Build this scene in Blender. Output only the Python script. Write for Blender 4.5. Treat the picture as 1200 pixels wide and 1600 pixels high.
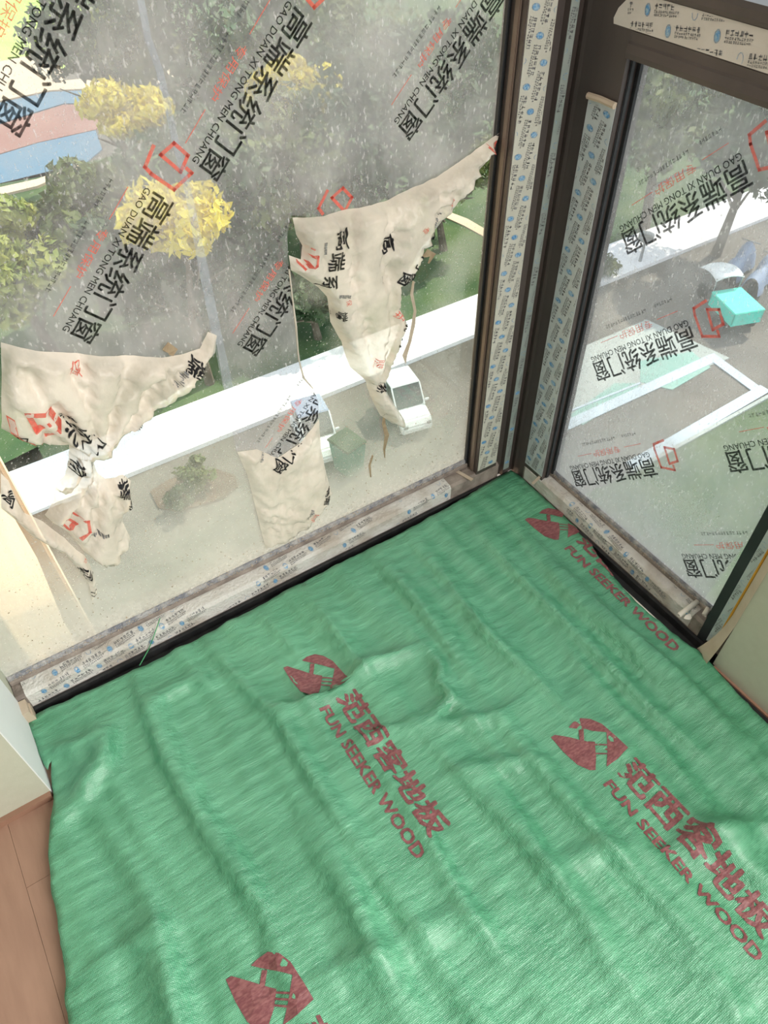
import bpy, bmesh, math, random
import numpy as np
from mathutils import Vector, Matrix, noise, geometry
random.seed(7)
S = bpy.context.scene
COL = S.collection
for o in list(bpy.data.objects): bpy.data.objects.remove(o)

# ------------------------------------------------------------------ camera
CAM = np.array([-1.0121812, -0.98906388, 1.35])
ROT = np.array([[0.8401898077984628, -0.5421046087778547, -0.014271650689092703],
                [-0.40782091609755966, -0.6142838082394768, -0.6755275740694477],
                [0.35743976732441174, 0.5733916602782211, -0.7371965929509275]])
FPX = 1153.85
cd = bpy.data.cameras.new('camera'); cam = bpy.data.objects.new('camera', cd); COL.objects.link(cam)
cd.sensor_fit = 'VERTICAL'; cd.sensor_height = 32; cd.lens = FPX/1600*32; cd.clip_start = .02; cd.clip_end = 500
mw = Matrix((tuple(ROT[0]), tuple(-ROT[1]), tuple(-ROT[2]))).transposed().to_4x4()
mw.translation = Vector(CAM); cam.matrix_world = mw
S.camera = cam

# ------------------------------------------------------------------ world, sun, light, exposure
W = bpy.data.worlds.new('sky'); S.world = W; W.use_nodes = True
bg = W.node_tree.nodes['Background']
bg.inputs[0].default_value = (.86, .93, 1.0, 1); bg.inputs[1].default_value = 1.5
sd = bpy.data.lights.new('sun', 'SUN'); sd.energy = 5.2; sd.angle = .02; sd.color = (1, .9, .74)
sun = bpy.data.objects.new('sun', sd); COL.objects.link(sun)
SUN = Vector((.62, .10, .78)).normalized()
sun.rotation_euler = SUN.to_track_quat('Z', 'Y').to_euler()
ad = bpy.data.lights.new('side_fill_light', 'AREA'); ad.shape = 'RECTANGLE'; ad.size = 1.5; ad.size_y = 1.9  # added fill lamp out of view, raking the sheet folds from the side
ad.energy = 66; ad.color = (1, .97, .92)
al = bpy.data.objects.new('side_fill_light', ad); COL.objects.link(al)
al.location = (-.02, -2.35, 1.45)
al.rotation_euler = (Vector(al.location)-Vector((-1.1, -1.2, .5))).to_track_quat('Z', 'Y').to_euler()
vs = S.view_settings
S.display_settings.display_device = 'sRGB'
vs.view_transform = 'Standard'; vs.look = 'None'; vs.exposure = 0.45; vs.gamma = 1; vs.use_curve_mapping = False

# ------------------------------------------------------------------ measuring: a pixel's point on a real plane
def ray(x, y): return ROT.T @ np.array([(x-600)/FPX, (y-800)/FPX, 1.0])
def onz(x, y, z=0.0): d = ray(x, y); return CAM+d*((z-CAM[2])/d[2])
def ony(x, y, v=0.0): d = ray(x, y); return CAM+d*((v-CAM[1])/d[1])
def onx(x, y, v=0.0): d = ray(x, y); return CAM+d*((v-CAM[0])/d[0])
GZ = -12.0
def gr(x, y, z=GZ): return onz(x, y, z)

# ------------------------------------------------------------------ object helpers
def tag(o, label=None, cat=None, group=None, kind=None):
    if label: o['label'] = label
    if cat: o['category'] = cat
    if group: o['group'] = group
    if kind: o['kind'] = kind
    return o
def empty(name, loc=(0, 0, 0), **k):
    o = bpy.data.objects.new(name, None); COL.objects.link(o); o.location = loc; o.empty_display_size = .05
    return tag(o, **k)
def wloc(o):
    v = Vector(o.location)
    while o.parent: o = o.parent
    return v
def link(name, me, mat=None, parent=None, smooth=False, **k):
    o = bpy.data.objects.new(name, me); COL.objects.link(o)
    if mat: 
        if not me.materials: me.materials.append(mat)
    if parent:
        o.parent = parent
        o.matrix_parent_inverse = Matrix.Translation(-Vector(parent.location)) if parent.type == 'EMPTY' else Matrix()
    if smooth: me.polygons.foreach_set('use_smooth', [True]*len(me.polygons))
    return tag(o, **k)
def mesh(vs_, fs, name='m'):
    me = bpy.data.meshes.new(name); me.from_pydata([tuple(v) for v in vs_], [], fs); me.update(); return me
class MB:
    def __init__(s): s.v = []; s.f = []
    def add(s, v, f):
        n = len(s.v); s.v += [tuple(a) for a in v]; s.f += [tuple(n+i for i in g) for g in f]; return s
    def box(s, a, b, bev=0):
        x0, y0, z0 = [min(a[i], b[i]) for i in range(3)]; x1, y1, z1 = [max(a[i], b[i]) for i in range(3)]
        return s.add([(x0,y0,z0),(x1,y0,z0),(x1,y1,z0),(x0,y1,z0),(x0,y0,z1),(x1,y0,z1),(x1,y1,z1),(x0,y1,z1)],
              [(0,3,2,1),(4,5,6,7),(0,1,5,4),(1,2,6,5),(2,3,7,6),(3,0,4,7)])
    def obox(s, c, ax, ay, az):
        c, ax, ay, az = map(Vector, (c, ax, ay, az))
        v = [c+i*ax+j*ay+k*az for k in (-1, 1) for i, j in ((-1,-1),(1,-1),(1,1),(-1,1))]
        return s.add(v, [(0,3,2,1),(4,5,6,7),(0,1,5,4),(1,2,6,5),(2,3,7,6),(3,0,4,7)])
    def sweep(s, prof, a, b, axis):  # profile of 2-tuples extruded along axis 'x','y','z'
        n = len(prof)
        def P(t, p):
            return {'x': (t, p[0], p[1]), 'y': (p[0], t, p[1]), 'z': (p[0], p[1], t)}[axis]
        v = [P(a, p) for p in prof]+[P(b, p) for p in prof]
        f = [(i, (i+1) % n, n+(i+1) % n, n+i) for i in range(n)]
        return s.add(v, f+[tuple(range(n))[::-1], tuple(range(n, 2*n))])
    def tube(s, pts, rad, n=6):
        pts = [Vector(p) for p in pts]; base = len(s.v); m = len(pts)
        for i, p in enumerate(pts):
            t = (pts[min(i+1, m-1)]-pts[max(i-1, 0)]).normalized()
            u = t.orthogonal().normalized() if i == 0 else (u-t*u.dot(t)).normalized()
            w = t.cross(u); r = rad[i] if hasattr(rad, '__len__') else rad
            for k in range(n):
                a = 2*math.pi*k/n; s.v.append(tuple(p+r*(math.cos(a)*u+math.sin(a)*w)))
        for i in range(m-1):
            for k in range(n):
                s.f.append((base+i*n+k, base+i*n+(k+1) % n, base+(i+1)*n+(k+1) % n, base+(i+1)*n+k))
        s.f.append(tuple(base+k for k in range(n))[::-1]); s.f.append(tuple(base+(m-1)*n+k for k in range(n)))
        return s
    def build(s, name, mat=None, parent=None, bev=0, **k):
        me = mesh(s.v, s.f, name)
        bm = bmesh.new(); bm.from_mesh(me); bmesh.ops.recalc_face_normals(bm, faces=bm.faces)
        if bev: bmesh.ops.bevel(bm, geom=[e for e in bm.edges if len(e.link_faces) == 2 and e.calc_face_angle(0) > .5], offset=bev, segments=2, affect='EDGES', clamp_overlap=True)
        bm.to_mesh(me); bm.free()
        return link(name, me, mat, parent, **k)

def inpoly(P, x, y):
    c = np.zeros(np.shape(x), bool); n = len(P)
    for i in range(n):
        x0, y0 = P[i]; x1, y1 = P[i-1]
        if y0 == y1: continue
        c ^= ((y0 > y) != (y1 > y)) & (x < (x1-x0)*(y-y0)/(y1-y0)+x0)
    return c
def edge_dist(P, x, y):
    d = np.full(np.shape(x), 9.)
    for i in range(len(P)):
        ax, ay = P[i-1]; bx, by = P[i]; L = (bx-ax)**2+(by-ay)**2+1e-12
        t = np.clip(((x-ax)*(bx-ax)+(y-ay)*(by-ay))/L, 0, 1)
        d = np.minimum(d, np.hypot(x-ax-t*(bx-ax), y-ay-t*(by-ay)))
    return d
def patch(P, step):   # triangulated flat patch of a polygon with inner points on a jittered grid
    P = [tuple(map(float, p)) for p in P]; Q = []
    for i in range(len(P)):
        a, b = P[i], P[(i+1) % len(P)]; n = max(1, int(math.hypot(b[0]-a[0], b[1]-a[1])/step))
        Q += [(a[0]+(b[0]-a[0])*j/n, a[1]+(b[1]-a[1])*j/n) for j in range(n)]
    xs = [p[0] for p in Q]; ys = [p[1] for p in Q]
    gx, gy = np.meshgrid(np.arange(min(xs), max(xs), step), np.arange(min(ys), max(ys), step))
    gx = gx.ravel()+np.random.RandomState(3).uniform(-.25, .25, gx.size)*step; gy = gy.ravel()+np.random.RandomState(4).uniform(-.25, .25, gy.size)*step
    m = inpoly(Q, gx, gy); gx, gy = gx[m], gy[m]
    m = edge_dist(Q, gx, gy) > step*.5; gx, gy = gx[m], gy[m]
    pts = [Vector(p) for p in Q]+[Vector((a, b)) for a, b in zip(gx, gy)]
    r = geometry.delaunay_2d_cdt(pts, [], [list(range(len(Q)))], 1, 1e-6)
    return [(v.x, v.y) for v in r[0]], [tuple(f) for f in r[2]]

# text with the built-in font as flat triangles in (u, v), unit em
_tc = {}
def glyphs(s, bold=0.0, cut=.12):
    k = (s, bold, cut)
    if k in _tc: return _tc[k]
    c = bpy.data.curves.new('t', 'FONT'); c.body = s; c.resolution_u = 2
    o = bpy.data.objects.new('t', c); COL.objects.link(o); bpy.context.view_layer.update()
    me = bpy.data.meshes.new_from_object(o.evaluated_get(bpy.context.evaluated_depsgraph_get()))
    bpy.data.objects.remove(o)
    bm = bmesh.new(); bm.from_mesh(me); bpy.data.meshes.remove(me)
    bmesh.ops.triangulate(bm, faces=bm.faces)
    for _ in range(3):
        es = [e for e in bm.edges if e.calc_length() > cut]
        if not es: break
        bmesh.ops.subdivide_edges(bm, edges=es, cuts=1); bmesh.ops.triangulate(bm, faces=bm.faces)
    bm.verts.ensure_lookup_table()
    V = np.array([(v.co.x, v.co.y) for v in bm.verts]); F = [tuple(v.index for v in f.verts) for f in bm.faces]; bm.free()
    if bold:
        n = len(V); W_ = []; G = []
        for j, (a, b) in enumerate(((-1, -.6), (1, -.6), (-.5, 1), (.7, .9))):
            W_.append(V+np.array((a, b))*bold*.7); G += [tuple(i+n*j for i in f) for f in F]
        V = np.concatenate(W_); F = G
    _tc[k] = (V, F); return V, F
def stroke(pts, w, closed=False, cut=None):
    V = []; F = []; P = [np.array(p, float) for p in pts]
    if closed: P.append(P[0])
    for a, b in zip(P[:-1], P[1:]):
        d = b-a; L = np.hypot(*d); d = d/L; n = np.array((-d[1], d[0]))*w/2; a2 = a-d*w*.45; b2 = b+d*w*.45
        k = max(1, int(L/(cut or 9)))
        for i in range(k):
            p = a2+(b2-a2)*i/k; q = a2+(b2-a2)*(i+1)/k; m = len(V)
            V += [p-n, q-n, q+n, p+n]; F.append((m, m+1, m+2, m+3))
    return np.array(V), F
def fillpoly(pts, step):
    V, F = patch(pts, step); return np.array(V), F

# ------------------------------------------------------------------ materials
def nodes(name):
    m = bpy.data.materials.new(name); m.use_nodes = True
    return m, m.node_tree, m.node_tree.nodes, m.node_tree.links
def rgba(c): return (c[0], c[1], c[2], 1)
def plain(name, c, rough=.6, metal=0, spec=.5, c2=None, scale=20, bump=0, bscale=None, stretch=(1, 1, 1), detail=5, lo=.35, hi=.65, trans=0):
    m, t, N, L = nodes(name); b = N['Principled BSDF']
    b.inputs['Base Color'].default_value = rgba(c); b.inputs['Roughness'].default_value = rough
    b.inputs['Metallic'].default_value = metal; b.inputs['Specular IOR Level'].default_value = spec
    tc = N.new('ShaderNodeTexCoord'); mp = N.new('ShaderNodeMapping'); L.new(tc.outputs['Object'], mp.inputs[0])
    mp.inputs['Scale'].default_value = stretch
    if c2:
        n = N.new('ShaderNodeTexNoise'); n.inputs['Scale'].default_value = scale; n.inputs['Detail'].default_value = detail; L.new(mp.outputs[0], n.inputs['Vector'])
        r = N.new('ShaderNodeValToRGB'); r.color_ramp.elements[0].position = lo; r.color_ramp.elements[1].position = hi
        r.color_ramp.elements[0].color = rgba(c); r.color_ramp.elements[1].color = rgba(c2)
        L.new(n.outputs[0], r.inputs[0]); L.new(r.outputs[0], b.inputs['Base Color'])
    if bump:
        n = N.new('ShaderNodeTexNoise'); n.inputs['Scale'].default_value = bscale or scale; n.inputs['Detail'].default_value = 6; L.new(mp.outputs[0], n.inputs['Vector'])
        bp = N.new('ShaderNodeBump'); bp.inputs['Strength'].default_value = bump; bp.inputs['Distance'].default_value = .01
        L.new(n.outputs[0], bp.inputs['Height']); L.new(bp.outputs[0], b.inputs['Normal'])
    if trans:
        tr = N.new('ShaderNodeBsdfTranslucent'); mx = N.new('ShaderNodeMixShader'); mx.inputs[0].default_value = trans
        for lk in list(b.inputs['Base Color'].links): L.new(lk.from_socket, tr.inputs[0])
        if not b.inputs['Base Color'].links: tr.inputs[0].default_value = rgba(c)
        L.new(b.outputs[0], mx.inputs[1]); L.new(tr.outputs[0], mx.inputs[2]); L.new(mx.outputs[0], N['Material Output'].inputs[0])
    return m
def math_(N, L, op, a, b=None, clamp=False):
    n = N.new('ShaderNodeMath'); n.operation = op; n.use_clamp = clamp
    for i, x in enumerate((a, b)):
        if x is None: continue
        if hasattr(x, 'links'): L.new(x, n.inputs[i])
        else: n.inputs[i].default_value = x
    return n.outputs[0]
def noise_(N, L, vec, scale, detail=4, stretch=None, rot=None, rough=.5):
    if stretch or rot:
        mp = N.new('ShaderNodeMapping'); L.new(vec, mp.inputs[0]); vec = mp.outputs[0]
        if stretch: mp.inputs['Scale'].default_value = stretch
        if rot: mp.inputs['Rotation'].default_value = rot
    n = N.new('ShaderNodeTexNoise'); n.inputs['Scale'].default_value = scale; n.inputs['Detail'].default_value = detail; n.inputs['Roughness'].default_value = rough
    L.new(vec, n.inputs['Vector']); return n.outputs[0]
def maprange(N, L, v, a, b, c, d):
    n = N.new('ShaderNodeMapRange'); n.clamp = True
    L.new(v, n.inputs[0])
    for i, x in enumerate((a, b, c, d)): n.inputs[i+1].default_value = x
    return n.outputs[0]
def see_through(name, body, fac_fn, tint=(1, 1, 1), translucent=.5, gloss=.05, grough=.1, rough=.8, bump=None):
    """clear layer with a milky or dusty body of variable cover"""
    m, t, N, L = nodes(name); N.remove(N['Principled BSDF'])
    tc = N.new('ShaderNodeTexCoord'); vec = tc.outputs['Object']
    tr = N.new('ShaderNodeBsdfTransparent'); tr.inputs[0].default_value = rgba(tint)
    df = N.new('ShaderNodeBsdfDiffuse'); df.inputs[0].default_value = rgba(body)
    tl = N.new('ShaderNodeBsdfTranslucent'); tl.inputs[0].default_value = rgba(body)
    mx = N.new('ShaderNodeMixShader'); mx.inputs[0].default_value = translucent; L.new(df.outputs[0], mx.inputs[1]); L.new(tl.outputs[0], mx.inputs[2])
    fac = fac_fn(N, L, vec)
    m2 = N.new('ShaderNodeMixShader'); L.new(tr.outputs[0], m2.inputs[1]); L.new(mx.outputs[0], m2.inputs[2])
    if hasattr(fac, 'links'): L.new(fac, m2.inputs[0])
    else: m2.inputs[0].default_value = fac
    gl = N.new('ShaderNodeBsdfGlossy'); gl.inputs['Roughness'].default_value = grough
    lw = N.new('ShaderNodeFresnel'); lw.inputs[0].default_value = 1.35
    m3 = N.new('ShaderNodeMixShader'); L.new(math_(N, L, 'MULTIPLY', lw.outputs[0], gloss*10, True), m3.inputs[0])
    L.new(m2.outputs[0], m3.inputs[1]); L.new(gl.outputs[0], m3.inputs[2]); L.new(m3.outputs[0], N['Material Output'].inputs[0])
    if bump:
        bp = N.new('ShaderNodeBump'); bp.inputs['Strength'].default_value = bump; bp.inputs['Distance'].default_value = .004
        L.new(noise_(N, L, vec, 60, 5), bp.inputs['Height'])
        for s in (gl, df): L.new(bp.outputs[0], s.inputs['Normal'])
    return m
def zsock(N, L, vec):
    s = N.new('ShaderNodeSeparateXYZ'); L.new(vec, s.inputs[0]); return s.outputs[2]
def dust_fac(scale_lo):
    def fn(N, L, vec):
        z = zsock(N, L, vec)
        base = maprange(N, L, z, .05, .40, .52, .06)
        cl = maprange(N, L, noise_(N, L, vec, 7, 6), .35, .7, -.10, .16)
        sp = maprange(N, L, noise_(N, L, vec, 230, 3), .64, .72, 0, .45)
        low = maprange(N, L, z, .05, .13, .30, 0)
        grit = maprange(N, L, noise_(N, L, vec, 90, 6), .45, .6, 0, 1)
        a = math_(N, L, 'ADD', base, cl); a = math_(N, L, 'ADD', a, sp)
        return math_(N, L, 'ADD', a, math_(N, L, 'MULTIPLY', low, grit), True)
    return fn
M = {}
M['glass_left'] = see_through('dusty_glass', (.84, .82, .77), dust_fac(0), tint=(.90, .95, .91), translucent=.45, gloss=.03, grough=.03)
def dust_r(N, L, vec):
    z = zsock(N, L, vec)
    base = maprange(N, L, z, .05, .40, .42, .06)
    cl = maprange(N, L, noise_(N, L, vec, 9, 6), .35, .7, -.06, .12)
    sp = maprange(N, L, noise_(N, L, vec, 210, 3), .66, .73, 0, .5)
    return math_(N, L, 'ADD', math_(N, L, 'ADD', base, cl), sp, True)
M['glass_right'] = see_through('dusty_side_glass', (.86, .85, .83), dust_r, tint=(.92, .95, .93), translucent=.45, gloss=.03, grough=.03)
M['glass_clear'] = see_through('clear_glass', (.8, .8, .8), lambda N, L, v: .05, tint=(.95, .97, .96), gloss=.03, grough=.02)
def film_fac(rot, lo=.15, hi=.40):
    def fn(N, L, vec):
        a = maprange(N, L, noise_(N, L, vec, 4, 6), .36, .64, lo-.04, hi)
        sx = N.new('ShaderNodeSeparateXYZ'); L.new(vec, sx.inputs[0])
        a = math_(N, L, 'ADD', a, maprange(N, L, sx.outputs[0], -.95, -.35, -.06, .10))
        s = maprange(N, L, noise_(N, L, vec, 60, 5, (1, 1, .4), rot), .5, .8, 0, .13)
        sp = maprange(N, L, noise_(N, L, vec, 190, 4, (1, 1, .5), rot), .60, .72, 0, .42)
        return math_(N, L, 'ADD', math_(N, L, 'ADD', a, s), sp, True)
    return fn
M['film'] = see_through('milky_film', (.74, .72, .76), film_fac((0, .25, 0)), tint=(.90, .89, .93), translucent=.5, gloss=.04, grough=.35, bump=.3)
M['film_side'] = see_through('milky_side_film', (.80, .78, .79), film_fac((.3, 0, 0), .10, .24), tint=(.9, .9, .92), translucent=.5, gloss=.04, grough=.35, bump=.3)
M['seam'] = see_through('double_film', (.72, .76, .84), lambda N, L, v: maprange(N, L, noise_(N, L, v, 25, 4), .3, .7, .12, .42), tint=(.93, .95, 1), translucent=.5, gloss=.08, grough=.2)
def flap_fac(N, L, vec):
    return maprange(N, L, noise_(N, L, vec, 11, 6), .34, .62, .58, .97)
M['flap'] = see_through('crumpled_film', (.85, .77, .68), flap_fac, tint=(.95, .92, .88), translucent=.22, gloss=.10, grough=.25, bump=.8)
M['ink'] = see_through('black_print', (.035, .035, .04), lambda N, L, v: maprange(N, L, noise_(N, L, v, 150, 3), .3, .7, .55, .88), translucent=.1, gloss=.01)
M['ink_grey'] = plain('grey_print', (.14, .14, .15), .6, c2=(.25, .25, .26), scale=200)
M['ink_red'] = see_through('red_print', (.82, .17, .13), lambda N, L, v: maprange(N, L, noise_(N, L, v, 120, 3), .3, .7, .55, .95), translucent=.3, gloss=.01)
M['ink_blue'] = plain('blue_print', (.05, .24, .52), .5, c2=(.36, .50, .60), scale=330)
M['frame'] = plain('brown_metal_frame', (.058, .046, .043), .38, spec=.5, c2=(.085, .066, .06), scale=8, stretch=(1, 1, .2))
M['frame_dark'] = plain('dark_rubber_gasket', (.018, .02, .024), .55, c2=(.03, .032, .036), scale=12)
M['bead'] = plain('brown_glazing_bead', (.13, .09, .07), .4, c2=(.19, .14, .11), scale=10, stretch=(1, 1, .15))
M['frame_dusty'] = plain('dusty_brown_ledge', (.20, .165, .145), .8, c2=(.34, .29, .255), scale=30, bump=.4, bscale=120)
M['gasket_dusty'] = plain('dusty_blue_grey_gasket', (.22, .23, .27), .85, c2=(.52, .50, .50), scale=60, bump=.8, bscale=160)
M['black'] = plain('black_channel', (.012, .013, .015), .5, c2=(.03, .03, .032), scale=40)
M['tape'] = plain('pale_profile_film', (.52, .51, .44), .45, c2=(.58, .57, .50), scale=14)
M['tape_cool'] = plain('cool_profile_film', (.46, .52, .54), .45, c2=(.53, .57, .58), scale=14)
M['tape_thin'] = plain('thin_green_grey_film', (.27, .32, .30), .45, c2=(.34, .38, .36), scale=14)
M['tape_warm'] = plain('warm_profile_film', (.62, .57, .52), .5, c2=(.68, .63, .58), scale=14)
M['tape_dusty'] = plain('dusty_profile_film', (.47, .45, .43), .8, c2=(.60, .58, .56), scale=22, bump=.3, bscale=150, lo=.3, hi=.6)
M['tape_dirty'] = plain('dirty_profile_film', (.50, .45, .40), .85, c2=(.68, .66, .63), scale=12, bump=.5, bscale=150, lo=.38, hi=.56)
M['plaster'] = plain('cream_wall_paint', (.50, .50, .40), .85, c2=(.52, .52, .42), scale=60, bump=.05, bscale=300)
M['plaster_white'] = plain('white_wall_paint', (.76, .77, .78), .8, c2=(.79, .80, .80), scale=6, bump=.03, bscale=200)
M['ceiling'] = plain('white_ceiling_paint', (.75, .75, .73), .9)
M['wood'] = plain('brown_floor_board', (.36, .215, .155), .5, c2=(.41, .25, .18), scale=9, stretch=(6, 1, 1), bump=.04, bscale=40)
M['skirt'] = plain('brown_skirting', (.30, .165, .11), .5, c2=(.35, .2, .14), scale=9)
M['masking'] = plain('beige_masking_tape', (.62, .50, .38), .7, c2=(.68, .56, .44), scale=25, bump=.2, bscale=80, trans=.15)
M['sealant'] = plain('orange_sealant', (.62, .27, .02), .4, c2=(.72, .34, .03), scale=20)
M['scrap'] = plain('beige_scrap', (.46, .38, .29), .8, c2=(.55, .46, .37), scale=40)
M['scrap_white'] = plain('white_scrap', (.70, .66, .58), .7, c2=(.78, .74, .67), scale=40)
M['leafbrown'] = plain('dry_leaf', (.30, .22, .14), .8, c2=(.40, .31, .20), scale=80)
M['thread'] = plain('green_thread', (.06, .33, .13), .5)
M['facade'] = plain('peach_facade_render', (.78, .56, .40), .9, c2=(.82, .60, .44), scale=3, bump=.1, bscale=40)
M['asphalt'] = plain('grey_asphalt', (.085, .075, .068), .95, c2=(.165, .145, .13), scale=.35, detail=8, bump=.2, bscale=8)
M['path'] = plain('white_concrete', (.84, .82, .87), .9, c2=(.90, .88, .92), scale=.5)
M['pave'] = plain('pale_paving', (.33, .37, .36), .9, c2=(.42, .45, .44), scale=.4)
M['pave_teal'] = plain('teal_paving', (.20, .40, .36), .9, c2=(.30, .46, .42), scale=.8)
M['line'] = plain('pale_blue_line_paint', (.50, .58, .68), .8)
M['lawn'] = plain('lawn', (.035, .075, .030), 1, c2=(.085, .125, .045), scale=.5, detail=8, bump=.6, bscale=6)
M['lawn_bright'] = plain('bright_lawn', (.34, .50, .10), 1, c2=(.46, .55, .16), scale=.3, detail=8)
M['court_blue'] = plain('blue_court', (.09, .17, .27), .9, c2=(.12, .20, .29), scale=.3)
M['court_red'] = plain('red_brown_court', (.26, .12, .11), .9, c2=(.32, .17, .15), scale=.3)
M['sand'] = plain('pale_sand', (.62, .46, .34), .9, c2=(.68, .52, .40), scale=.3)
M['soil'] = plain('red_soil_and_recess_shade', (.075, .045, .032), 1, c2=(.14, .095, .07), scale=.8, detail=8)  # soil beds, and the shade colour of the facade recess
M['bark'] = plain('tree_bark', (.10, .075, .055), .9, c2=(.16, .125, .10), scale=5)
def leaf(n, a, b): return plain(n, a, .6, c2=b, scale=1.3, detail=6, trans=.35, lo=.3, hi=.7)
M['leaf_dark'] = leaf('dark_leaves', (.035, .07, .03), (.08, .12, .05))
M['leaf_mid'] = leaf('olive_leaves', (.08, .11, .04), (.19, .22, .06))
M['leaf_sunlit'] = leaf('sunlit_yellow_leaves', (.62, .50, .03), (.85, .70, .08))  # sunlit yellow of the foliage put into the leaf colour
M['leaf_lime'] = leaf('lime_leaves', (.20, .28, .06), (.55, .52, .14))

# green woven sheet
def green():
    m, t, N, L = nodes('green_woven_plastic'); b = N['Principled BSDF']
    tc = N.new('ShaderNodeTexCoord'); vec = tc.outputs['Object']
    streak = noise_(N, L, vec, 70, 4, (.16, 1, 1))
    fine = noise_(N, L, vec, 300, 2, (.25, 1, 1))
    r = N.new('ShaderNodeValToRGB'); e = r.color_ramp.elements
    e[0].position = .34; e[0].color = (.05, .275, .14, 1); e[1].position = .66; e[1].color = (.145, .48, .28, 1)
    mix = math_(N, L, 'ADD', math_(N, L, 'MULTIPLY', streak, .6), math_(N, L, 'MULTIPLY', noise_(N, L, vec, 3.2, 4), .4))
    L.new(mix, r.inputs[0]); L.new(r.outputs[0], b.inputs['Base Color'])
    b.inputs['Roughness'].default_value = .36; b.inputs['Specular IOR Level'].default_value = .9; b.inputs['Coat Weight'].default_value = .45; b.inputs['Coat Roughness'].default_value = .32
    w1 = N.new('ShaderNodeTexWave'); w1.bands_direction = 'X'; w1.inputs['Scale'].default_value = 130; w1.inputs['Distortion'].default_value = .6
    w2 = N.new('ShaderNodeTexWave'); w2.bands_direction = 'Y'; w2.inputs['Scale'].default_value = 130; w2.inputs['Distortion'].default_value = .6
    L.new(vec, w1.inputs[0]); L.new(vec, w2.inputs[0])
    h = math_(N, L, 'MULTIPLY', math_(N, L, 'MULTIPLY', w1.outputs[1], w2.outputs[1]), .45)
    h = math_(N, L, 'ADD', h, math_(N, L, 'MULTIPLY', streak, 4.5)); h = math_(N, L, 'ADD', h, math_(N, L, 'MULTIPLY', fine, 1.2))
    bp = N.new('ShaderNodeBump'); bp.inputs['Strength'].default_value = .8; bp.inputs['Distance'].default_value = .0016
    L.new(h, bp.inputs['Height']); L.new(bp.outputs[0], b.inputs['Normal'])
    return m
M['green'] = green()
M['ink_film_grey'] = see_through('thin_grey_print', (.10, .10, .11), lambda N, L, v: .6, translucent=.1, gloss=.01)
def sheet_ink():
    m, t, N, L = nodes('maroon_print_on_weave'); b = N['Principled BSDF']
    tc = N.new('ShaderNodeTexCoord'); vec = tc.outputs['Object']
    s = noise_(N, L, vec, 42, 4, (.13, 1, 1)); f = noise_(N, L, vec, 260, 2, (.4, 1, 1))
    r = N.new('ShaderNodeValToRGB'); e = r.color_ramp.elements
    e[0].position = .4; e[0].color = (.20, .062, .070, 1); e[1].position = .66; e[1].color = (.30, .12, .12, 1)
    L.new(f, r.inputs[0]); L.new(r.outputs[0], b.inputs['Base Color']); b.inputs['Roughness'].default_value = .5
    bp = N.new('ShaderNodeBump'); bp.inputs['Strength'].default_value = .5; bp.inputs['Distance'].default_value = .0016
    L.new(math_(N, L, 'MULTIPLY', s, 6), bp.inputs['Height']); L.new(bp.outputs[0], b.inputs['Normal'])
    return m
M['sheet_ink'] = sheet_ink()

# ================================================================== ROOM SHELL
GAP = .036
fl = empty('floor', (-2, -2, 0), kind='structure')
MB().box((-4, -4, -.25), (0, 0, -.03)).build('slab', M['black'], fl)
# boards run along the room: 0.13 m wide, staggered ends
xs = [-3.9+.135*i for i in range(60)]
k = 0
for i, x in enumerate(xs):
    x1 = min(x+.1344, -GAP-.002)
    if x > -.1: break
    y = -GAP-.002
    first = .33 if i % 2 else .62
    lens = [first-GAP] + [1.15]*4
    for L_ in lens:
        y2 = max(y-L_, -3.9)
        MB().box((x, y2+.0006, -.028), (x1, y, -.0)).build('floor_board', M['wood'], fl)
        y = y2
        if y2 <= -3.9: break
MB().box((-1.25, -GAP-.005, -.028), (-.15, -GAP, .0045)).box((-GAP-.005, -.72, -.028), (-GAP, -.35, .0025)).build('edge_trim', M['scrap_white'], fl)

# left pier: white reveal and cream face, with skirting
pier = empty('wall_left', (-1.6, -.1, 0), kind='structure')
MB().box((-3.9, -.195, 0), (-1.251, .06, 2.5)).build('pier', M['plaster'], pier)
MB().box((-1.2512, -.1945, 0.0), (-1.249, .0, 2.5)).build('reveal', M['plaster_white'], pier)
MB().box((-3.9, -.205, 0), (-1.2515, -.195, .016)).build('baseboard_left', M['skirt'], kind='structure')
MB().box((-1.249, -.034, 0), (-1.236, -.002, .045)).box((-1.236, -.034, 0), (-1.2335, -.004, .030)).build('trim_4', M['masking'], kind='structure')
# right wall
wr = empty('wall_right', (0, -2, 0), kind='structure')
MB().box((-.024, -1.5, .004), (.06, -.675, 2.5)).box((-.024, -3.9, .004), (.06, -3.2, 2.5)).box((-.024, -3.2, .004), (.06, -1.5, .5)).box((-.024, -3.2, 2.4), (.06, -1.5, 2.5)).build('wall_face', M['plaster'], wr)
w3 = empty('added_light_opening', (0, -2.35, .5), kind='structure')  # opening and frame added out of view to let side light onto the sheet
for y0_, y1_ in ((-3.2, -3.15), (-1.55, -1.5)): MB().box((0, y0_, .5), (.055, y1_, 2.4)).build('stile', M['frame'], w3)
MB().box((0, -3.15, .5), (.055, -1.55, .55)).build('bottom_rail', M['frame'], w3)
MB().box((-.029, -3.9, -.0), (-.024, -.68, .004)).build('baseboard_right', M['skirt'], kind='structure')
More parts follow.
